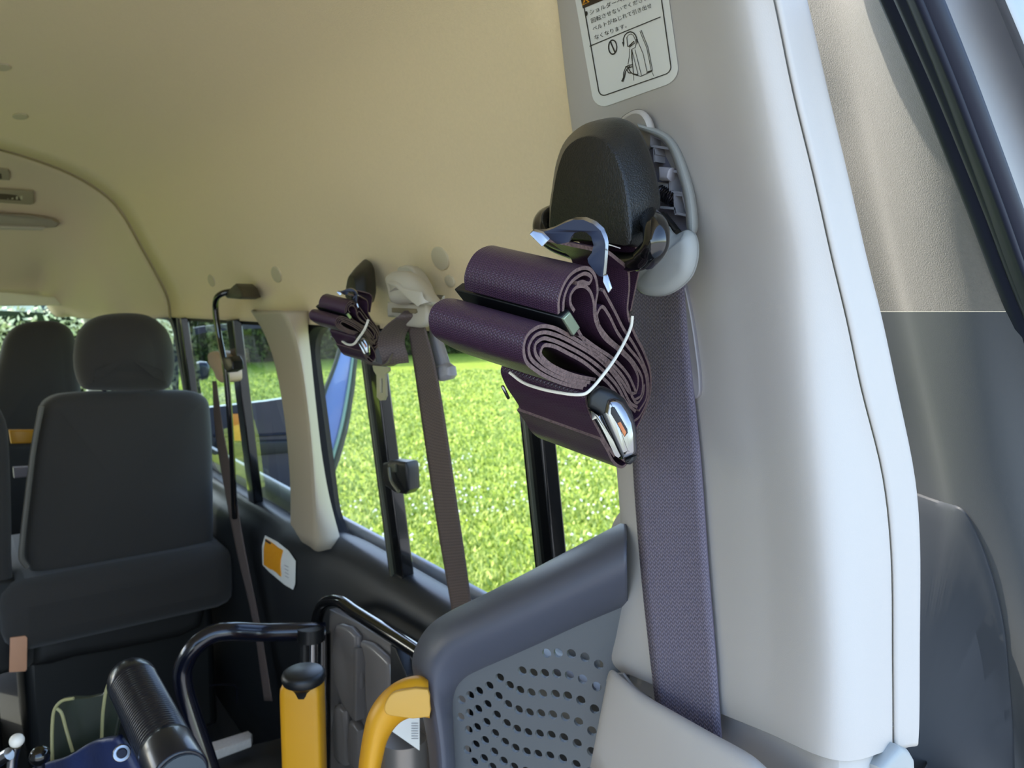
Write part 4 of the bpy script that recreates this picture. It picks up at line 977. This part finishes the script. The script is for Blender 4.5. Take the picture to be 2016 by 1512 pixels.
vf = tube([P(*p, y=1.965) for p in ((82, 800), (68, 870), (54, 980), (44, 1070), (43, 1100), (54, 1116))], .006, 8, 4); obj('side_piping', vf[0], vf[1], mat('side_trim', (92, 88, 80), .4), s1)
b = box((.30, 2.15, -.68), .5, .5, .16); obj('seat_cushion', b[0], b[1], M_seat, s1, bevel=.05)
b = box((.30, 2.2, -.93), .42, .4, .36); obj('seat_base', b[0], b[1], M_black, s1, bevel=.02)
s2 = empty('passenger_seat', P(70, 1200, y=2.7), 'dark brown front seat with tall tapered headrest, behind and left of the large grey seat', 'seat')
vf = slab([P(*p, y=2.65) for p in ((2, 700), (14, 662), (36, 640), (78, 631), (118, 633), (142, 648), (154, 680), (160, 740), (170, 860), (170, 880), (-30, 880), (-20, 780))], (0, -1, .05), .14, .04, dome=.01, steps=6, smoothn=4); obj('headrest', vf[0], vf[1], M_seat, s2)
vf = slab([P(*p, y=2.62) for p in ((-40, 872), (175, 872), (190, 900), (190, 1300), (-60, 1300))], (0, -1, 0), .14, .03); obj('backrest', vf[0], vf[1], M_seat2, s2)
s3 = empty('passenger_seat', P(-60, 1330, y=1.96), 'grey seat cut off by the left picture edge, beside the large grey seat', 'seat')
vf = slab([P(*p, y=1.96) for p in ((-280, 820), (-250, 780), (-60, 790), (-10, 800), (12, 830), (20, 900), (24, 1100), (20, 1180), (-40, 1200), (-280, 1220))], (0, -1, 0), .12, .03, dome=.01, steps=6, smoothn=3); obj('backrest', vf[0], vf[1], M_seat, s3)
vf = slab([P(*p, y=1.95) for p in ((-280, 1180), (30, 1145), (38, 1200), (42, 1322), (-280, 1350))], (0, -1, 0), .14, .02, smoothn=2); obj('back_valance', vf[0], vf[1], M_seat2, s3)
vf = slab([P(*p, y=1.965) for p in ((40, 1148), (72, 1150), (82, 1300), (42, 1318))], (0, -1, 0), .1, .015); obj('side_panel', vf[0], vf[1], M_seat2, s3)
b = box((-.27, 2.2, -.85), .62, .4, .5); obj('seat_base', b[0], b[1], M_black, s3, bevel=.02)
vf = slab([P(*p, y=2.15) for p in ((18, 848), (78, 848), (74, 873), (22, 874))], (0, -1, 0), .03, .004); tag(obj('grab_bar', vf[0], vf[1], M_yel), 'short yellow bar between the seats, left of the large grey seat', 'bar')
vf = slab([P(*p, y=2.15) for p in ((26, 922), (62, 920), (60, 939), (28, 942))], (0, -1, 0), .03, .004); tag(obj('grab_bar', vf[0], vf[1], mat('mauve_bar', (140, 132, 140), .5)), 'short grey mauve bar between the seats, below the yellow bar', 'bar')
vf = slab([P(*p, y=1.90) for p in ((20, 1256), (50, 1252), (54, 1256), (53, 1318), (50, 1322), (18, 1324))], (0, -1, 0), .004, .001); tag(obj('seat_label', vf[0], vf[1], mat('tan_label', (205, 150, 115), .6)), 'tan cloth label hanging at the bottom gap between the seats', 'label')

# ------------------------------------------------------------ YELLOW/WHITE WALL LABEL
def onW(px, py, off=.002): return hit(WB, px, py, off, PG(px, py, -.05))
wlb = empty('wall_label', onW(560, 1160), 'slanted label, half orange and half white, on the dark wall below the pillar', 'label')
def gridpoly(pts, fn, name, m, parent):
    x0, x1 = min(p[0] for p in pts), max(p[0] for p in pts); y0, y1 = min(p[1] for p in pts), max(p[1] for p in pts)
    ip = [Vector((x0+(x1-x0)*i/7, y0+(y1-y0)*j/9)) for i in range(1, 7) for j in range(1, 9)]; ip = [p for p in ip if inpoly(p, pts)]
    res = geometry.delaunay_2d_cdt([Vector(p) for p in pts]+ip, [], [tuple(range(len(pts)))], 1, 1e-6)
    return obj(name, [fn(p.x, p.y) for p in res[0]], [tuple(t) for t in res[2]], m, parent, smooth=False, mods=[solid(.0005, 0)])
wlx = PG(550, 1110, -.052)
lf = lambda o: (lambda x, y: (lambda h: h*(1-(.010+o*1.5)/h.length))(hit(WB, x, y, 0, PG(x, y, -.06))))
gridpoly([(522, 1054), (545, 1066), (568, 1084), (582, 1104), (581, 1150), (577, 1161), (560, 1151), (530, 1126), (517, 1112), (516, 1075)], lf(0), 'backing', M_white, wlb)
gridpoly([(523, 1060), (557, 1083), (554, 1136), (519, 1112), (519, 1080)], lf(.0012), 'orange_panel', M_ora, wlb)
gridpoly([(522, 1061), (533, 1068), (532, 1072), (522, 1065)], lf(.002), 'black_mark', M_ink, wlb)
for k in range(4): gridpoly([(560+k*.5, 1112+k*7), (568, 1116+k*7), (568, 1117.2+k*7), (560+k*.5, 1113.2+k*7)], lf(.0013), 'text_line', M_gry2, wlb)

# ------------------------------------------------------------ BLACK BOX PANEL UNDER REAR WINDOW
bx = empty('storage_panel', P(740, 1560, x=.47), 'glossy black ribbed storage panel with rounded tubular rim below the rear side window', 'panel')
XB = .485
def PBx(px, py, d=0): return P(px, py, x=XB+d)
M_pan = mat('lit_black_panel', (112, 106, 102), .22, bump=.05, bscale=200)  # black panel greyed, its bright light patches averaged into the colour
vf = tube([PBx(620, 1300), PBx(622, 1235), PBx(630, 1200), PBx(645, 1184), PBx(668, 1184), PBx(700, 1205), PBx(760, 1243), PBx(830, 1288), PBx(900, 1335)], .0105, 14, 6); obj('rim', vf[0], vf[1], M_gloss, bx)
rows = []
vf = slab([PBx(*p, .012) for p in ((648, 1200), (700, 1225), (765, 1265), (830, 1305), (900, 1350), (900, 1700), (645, 1600))], (-1, 0, 0), .02, .002); obj('back_panel', vf[0], vf[1], M_pan, bx)
for pts in ([(655, 1235), (668, 1230), (700, 1255), (694, 1420), (655, 1345)], [(708, 1262), (750, 1290), (765, 1310), (763, 1500), (722, 1440), (715, 1300)], [(655, 1390), (676, 1402), (676, 1510), (655, 1490)], [(685, 1420), (705, 1440), (700, 1520), (683, 1500)]):
    vf = slab([PBx(*p, -.002) for p in pts], (-1, 0, 0), .016, .008, steps=4, smoothn=2); obj('raised_panel', vf[0], vf[1], M_pan, bx)
vf = slab([PBx(*p, -.004) for p in [(696, 1275), (702, 1278), (700, 1420), (695, 1418)]], (-1, 0, 0), .02, .002); obj('rib', vf[0], vf[1], M_pan, bx)
vf = slab([PBx(*p, -.004) for p in [(768, 1270), (778, 1276), (800, 1330), (800, 1400), (768, 1400)]], (-1, 0, 0), .02, .002); obj('rib', vf[0], vf[1], M_char, bx)
# black tubular handle
hd = empty('tubular_handle', P(440, 1512, y=1.5), 'scuffed dark tubular handle frame with a large bend, in front of the large grey seat', 'handle')
hp_ = [P(640, 1242, s=1.28), P(600, 1243, s=1.27), P(520, 1245, s=1.25), P(450, 1243, s=1.22), P(415, 1250, s=1.21), P(380, 1277, s=1.2), P(360, 1320, s=1.2), P(362, 1355, s=1.2), P(378, 1410, s=1.2), P(402, 1480, s=1.2), P(440, 1600, s=1.2)]
vf = tube(hp_, .0145, 14, 6); obj('tube', vf[0], vf[1], mat('scuffed_navy_tube', (11, 14, 28), .22, coat=.5, var=.6, vscale=120), hd)
vf = tube([P(612, 1236, s=1.26), P(612, 1262, s=1.26)], .022, 12, 1); obj('joint', vf[0], vf[1], M_black, hd)
vf = tube([P(600, 1262, s=1.29), P(600, 1420, s=1.29)], .008, 12, 1); obj('upright', vf[0], vf[1], M_black, hd)
vf = tube([P(616, 1258, s=1.29), P(615, 1420, s=1.29)], .008, 12, 1); obj('rod', vf[0], vf[1], M_chrome, hd)
vf = tube([P(637, 1245, s=1.29), P(637, 1560, s=1.29)], .012, 12, 1); obj('upright', vf[0], vf[1], M_gloss, hd)
# yellow post with knob
yp = empty('release_post', P(595, 1600, s=1.05), 'upright yellow post topped with a flat round black knob', 'post')
fr = (RGT, FWD-Vector((0, 0, FWD.z)), Vector((0, 0, 1)))
a = P(595, 1342, s=1.05); hw = 40/F*1.05
o_ = []
for k in range(20):
    th = 2*math.pi*k/20; cx_ = math.copysign(abs(math.cos(th))**.35, math.cos(th)); sy_ = math.copysign(abs(math.sin(th))**.35, math.sin(th)); o_.append((cx_*hw, sy_*.02))
fy = Vector((RGT.y*-1, RGT.x, 0))
rows = [[a+RGT*(x*s)+fy*(y*s)+Vector((0, 0, z)) for x, y in o_] for s, z in ((.86, .002), (.97, -.004), (1, -.014), (1.0, -.15), (1.0, -.4))]
vf = loft(rows, 1, 1, True); vf[1].append(tuple(range(20))); obj('post_sleeve', vf[0], vf[1], M_yel, yp)
c = P(598, 1338, s=1.045)
rows = []
for rr, z in ((.0, .014), (.024, .0135), (.028, .011), (.030, .005), (.028, -.002), (.019, -.008), (.017, -.012), (.016, -.020), (.010, -.023), (.0, -.024)):
    rows.append([c+Vector((max(rr, .0005)*math.cos(t*math.pi/14), max(rr, .0005)*math.sin(t*math.pi/14), z)) for t in range(28)])
vf = loft(rows, 1, 1, True); obj('knob', vf[0], vf[1], M_black, yp)
# low objects: pale plate standing in for a strip of sun on the floor, small latch frame
vf = slab([P(*p, z=-.86) for p in ((412, 1462), (488, 1438), (497, 1444), (494, 1453), (420, 1480))], (0, 0, 1), .02, .003); tag(obj('floor_sun_strip', vf[0], vf[1], mat('painted_sun_strip', (196, 190, 186), .4, var=.15, vscale=200)), 'pale strip painted as sunlight low down between the handle frame and the yellow post', 'rail')
vf = tube([P(414, 1349, y=1.75), P(462, 1349, y=1.75), P(466, 1356, y=1.75), P(466, 1385, y=1.75)], .002, 6, 2); tag(obj('latch_wire', vf[0], vf[1], M_steel), 'thin bent wire latch in the dark space under the large grey seat', 'latch')
vf = slab([P(*p, z=-.9) for p in ((300, 1512), (420, 1482), (600, 1440), (640, 1700), (300, 1700))], (0, 0, 1), .05, .01); tag(obj('platform', vf[0], vf[1], mat('dark_platform', (60, 58, 56), .6)), 'dark flat platform under the tubular handle frame', 'platform')

# ------------------------------------------------------------ GREY PERFORATED PANEL
pn = Vector((.866, .5, 0)).normalized(); pp0 = Vector((.44, .54, -.3))
def PM(x, y, o=0): return PP(x, y, pp0-pn*o, pn)
gp = empty('perforated_panel', PM(1050, 1560), 'grey moulded panel with thick rounded rim and rows of round holes', 'panel')
oe = [(1235, 1028), (1200, 1046), (1120, 1088), (1040, 1130), (950, 1176), (885, 1208), (850, 1232), (826, 1265), (815, 1302), (820, 1340), (834, 1400), (845, 1460), (850, 1512), (852, 1600)]
ie = [(1235, 1186), (1205, 1199), (1150, 1222), (1080, 1254), (1000, 1290), (945, 1314), (915, 1330), (897, 1350), (889, 1375), (888, 1400), (889, 1430), (891, 1470), (893, 1512), (895, 1600)]
rows = []
for o_, i_ in zip(oe, ie):
    mid = lambda t: (o_[0]+(i_[0]-o_[0])*t, o_[1]+(i_[1]-o_[1])*t)
    rows.append([PM(*mid(.06), -.045), PM(*mid(0), -.022), PM(*mid(.10), .004), PM(*mid(.3), .024), PM(*mid(.5), .030), PM(*mid(.75), .022), PM(*mid(.93), .010), PM(*i_, .001), PM(*mid(1.02), -.010)])
vf = loft(rows, 4, 5); obj('rim', vf[0], vf[1], M_slate, gp, mods=[solid(.002, 1)])
holes_c = [(820,840),(887,838),(963,843),(1042,863),(1122,905),(678,942),(742,955),(808,957),(878,957),(952,967),(1028,990),(1110,1033),
 (548,983),(605,1027),(665,1055),(730,1070),(797,1075),(870,1078),(941,1088),(1018,1113),(1097,1163),(487,1030),(540,1090),(595,1137),(657,1168),(720,1185),(786,1190),(855,1197),(928,1208),(1005,1238),(1082,1290),
 (427,1060),(476,1137),(530,1198),(587,1247),(647,1280),(711,1300),(778,1308),(846,1315),(919,1330),(997,1363),(1080,1410),(376,1085),(422,1165),(470,1240),(520,1305),(577,1355),(638,1390),(703,1412),(769,1425),(838,1435),(912,1452),(990,1485),
 (326,1110),(372,1187),(415,1270),(462,1345),(515,1412),(570,1465),(631,1500),(320,1210),(367,1285),(408,1370),(456,1450),(505,1500),(700,1525),(765,1540),(830,1550),(905,1570),(1070,1530),(560,1570),(450,1550),(400,1470),(360,1400)]
# plane coords
e1 = Vector((-.5, .866, 0)).normalized()*-1; e2 = Vector((0, 0, 1))
def toq(x, y): p = PM(x, y)-pp0; return Vector((p.dot(e1), p.dot(e2)))
outl = [(1240, 1180), (1205, 1196), (1080, 1250), (945, 1310), (910, 1328), (892, 1350), (884, 1400), (887, 1512), (890, 1600), (1235, 1640)]
OV = [toq(*p) for p in outl]; vs2 = list(OV); ed = [(i, (i+1) % len(OV)) for i in range(len(OV))]; cs = []
for hx, hy in holes_c:
    c = toq(800+hx*.3387, 1000+hy*.3387); cs.append(c); b0 = len(vs2); rr = .0046
    for k in range(14): vs2.append(c+Vector((math.cos(k*math.pi/7), math.sin(k*math.pi/7)))*rr); ed.append((b0+k, b0+(k+1) % 14))
res = geometry.delaunay_2d_cdt(vs2, ed, [tuple(range(len(OV)))], 1, 1e-7)
tris = []
for t in res[2]:
    c = sum((res[0][i] for i in t), Vector((0, 0)))/len(t)
    if all((c-q).length > .0044 for q in cs): tris.append(tuple(t))
obj('perforated_sheet', [pp0+e1*p.x+e2*p.y for p in res[0]], tris, M_mesh, gp, smooth=False, mods=[solid(.004, 0)])
# yellow curved handle on its left
yh = empty('yellow_handle', P(740, 1560, s=.78), 'glossy yellow curved grab handle fixed to the left edge of the perforated panel', 'handle')
ho = [(843, 1338), (828, 1330), (805, 1332), (775, 1345), (745, 1372), (725, 1405), (715, 1445), (708, 1490), (704, 1530), (700, 1600)]
hi_ = [(846, 1414), (842, 1413), (815, 1412), (792, 1420), (775, 1436), (762, 1460), (754, 1490), (748, 1520), (745, 1550), (742, 1600)]
rows = []
for k, (o_, i_) in enumerate(zip(ho, hi_)):
    m_ = lambda t: (o_[0]+(i_[0]-o_[0])*t, o_[1]+(i_[1]-o_[1])*t); sb_ = .735-.004*k*0
    rows.append([P(*m_(.1), s=sb_+.03), P(*m_(0), s=sb_+.018), P(*m_(.08), s=sb_+.006), P(*m_(.3), s=sb_-.002), P(*m_(.55), s=sb_-.004), P(*m_(.85), s=sb_+.002), P(*m_(1), s=sb_+.014), P(*m_(.9), s=sb_+.03)])
vf = loft(rows, 3, 5, True); vf[1].append(tuple(range(24)));  obj('grip', vf[0], vf[1], M_yel, yh)
ins = [(842, 1358), (790, 1360), (772, 1366), (761, 1380), (756, 1395), (760, 1406), (775, 1411), (845, 1412), (846, 1385)]
vf = slab([P(*p, s=.7285) for p in ins], -FWD, .006, .0015, dome=.001, smoothn=2); obj('cap', vf[0], vf[1], M_yel2, yh)
# white paper label and metal cylinder behind handle
vf = slab([P(*p, s=.93) for p in ((770, 1418), (826, 1412), (826, 1478), (760, 1432))], -FWD, .001, .0003); wp = obj('paper_label', vf[0], vf[1], M_white); tag(wp, 'white printed label seen through the curve of the yellow handle', 'label')
for k in range(7):
    vf = slab([P(810, 1424+k*5, s=.9285), P(823, 1424+k*5, s=.9285), P(823, 1425+k*5, s=.9285), P(810, 1425+k*5, s=.9285)], -FWD, .0006, .0001); obj('text_line', vf[0], vf[1], M_gry2, wp)
vf = tube([P(795, 1455, s=1.0), P(800, 1700, s=1.0)], .03, 24, 1); tag(obj('metal_cylinder', vf[0], vf[1], mat('dull_aluminium', (132, 126, 120), .35, metal=.6)), 'dull metal cylinder behind the yellow handle', 'cylinder')

# ------------------------------------------------------------ WHEELCHAIR push handle, blue back
wc = empty('wheelchair', P(300, 1750, s=.95), 'folded wheelchair with ribbed black push handle and blue vinyl back, bottom left corner', 'wheelchair')
g0 = P(262, 1345, s=.98); g1 = P(355, 1530, s=.80); ax = (g1-g0); L = ax.length; ax.normalize(); n1 = ax.cross(Vector((0, 0, 1))).normalized(); n2 = ax.cross(n1)
rows = []
def rg(t, r): rows.append([g0+ax*(t*L)+n1*r*math.cos(q*math.pi/16)+n2*r*math.sin(q*math.pi/16) for q in range(32)])
R0 = .0295
rg(-.10, .001); rg(-.10, .018); rg(-.08, R0*.9); rg(-.03, R0); rg(.02, R0)
nr = 30
for k in range(nr):
    t = .05+.70*k/nr; rg(t, R0*.985); rg(t+.006, R0*.935); rg(t+.012, R0*.935); rg(t+.017, R0*.985)
rg(.78, R0*1.0); rg(.99, R0*1.0); rg(1.0, R0*.97); rg(1.002, R0*.90); rg(1.002, .001)
vf = loft(rows, 1, 1, True); hg = obj('push_grip', vf[0], vf[1], mat('grip_black', (18, 22, 34), .28, coat=.2), wc, angle=60)
vf = tube([g1+ax*.001, g1+ax*.004], R0*.86, 24, 1); obj('grip_end', vf[0], vf[1], mat('grip_end', (70, 78, 84), .5), hg)
# blue vinyl back
bpx = [[(130, 1530), (160, 1500), (190, 1470), (225, 1458), (262, 1452)], [(120, 1560), (160, 1530), (200, 1500), (230, 1490), (275, 1480)], [(110, 1650), (160, 1620), (205, 1600), (240, 1600), (300, 1600)]]
bpx = [[(20, 1530), (90, 1502), (135, 1488), (175, 1464), (200, 1455), (235, 1450)], [(10, 1560), (90, 1535), (140, 1515), (180, 1500), (215, 1490), (262, 1490)], [(0, 1700), (90, 1680), (140, 1660), (200, 1640), (240, 1640), (330, 1640)]]
rows = [[P(*p, s=.92+.03*i-(.015 if (i % 2) else 0)) for i, p in enumerate(r[::-1])] for r in bpx]
vf = loft(rows, 4, 5); obj('back_upholstery', vf[0], vf[1], M_blue, wc, mods=[solid(.008, 0)])
vf = tube([P(238, 1482, s=.885), P(240, 1483, s=.875)], .0095, 20, 1); rv = obj('rivet', vf[0], vf[1], M_chrome, wc, bevel=.001)
vf = tube([P(240, 1483, s=.874), P(240.5, 1483, s=.870)], .0055, 20, 1); obj('rivet_centre', vf[0], vf[1], M_steel, rv, bevel=.001)
# olive tinted side guards (thin glossy plates)
M_olive = mat('olive_guard', (48, 54, 44), .3)
M_oglint = mat('olive_guard_glint', (166, 160, 112), .3)  # glints on the plate edges, painted as pale tubes
sg_ = empty('folding_guard', P(150, 1560, s=1.05), 'dark olive folded guard plate with pale glints painted along its rounded edges behind the wheelchair grip', 'guard')
vf = slab([P(*p, s=1.08) for p in ((102, 1490), (104, 1420), (108, 1392), (120, 1378), (140, 1374), (200, 1368), (225, 1330), (240, 1340), (225, 1460), (190, 1560), (110, 1560))], -FWD, .01, .003, smoothn=2); obj('guard_plate', vf[0], vf[1], M_olive, sg_)
for pts in ([(103, 1500), (103, 1430), (108, 1395), (122, 1380), (145, 1375)], [(143, 1480), (130, 1435), (120, 1402), (112, 1395)], [(200, 1460), (203, 1400), (212, 1350), (225, 1330)]):
    vf = tube([P(*p, s=1.065) for p in pts], .0022, 8, 5); obj('guard_glint', vf[0], vf[1], M_oglint, sg_)
# chrome lever with ball, black ball knob
lv = empty('brake_lever', P(20, 1530, s=.95), 'chrome brake lever with a bright ball tip at the bottom left corner', 'lever')
def ball(c, r, name, m, par):
    rows = [[c+Vector((r*math.sin(math.pi*j/12)*math.cos(q*math.pi/10)+1e-5*math.cos(q*math.pi/10), r*math.sin(math.pi*j/12)*math.sin(q*math.pi/10)+1e-5*math.sin(q*math.pi/10), r*math.cos(math.pi*j/12))) for q in range(20)] for j in range(13)]
    vf = loft(rows, 1, 1, True); return obj(name, vf[0], vf[1], m, par)
ball(P(33, 1458, s=.95), .0085, 'ball_tip', mat('pale_ball', (236, 228, 214), .3), lv)
vf = tube([P(31, 1470, s=.955), P(24, 1500, s=.955), P(20, 1560, s=.955)], .006, 10, 4); obj('lever_arm', vf[0], vf[1], M_chrome, lv)
vf = tube([P(18, 1484, s=.94), P(-8, 1500, s=.94)], .008, 10, 1); obj('lever_sleeve', vf[0], vf[1], M_chrome, lv)
tag(ball(P(78, 1488, s=.95), .012, 'ball_knob', M_gloss, None), 'round glossy black knob beside the chrome lever', 'knob')
vf = tube([P(78, 1498, s=.96), P(80, 1600, s=.96)], .006, 10, 1); tag(obj('knob_stem', vf[0], vf[1], M_steel), 'steel stem under the round black knob', 'stem')
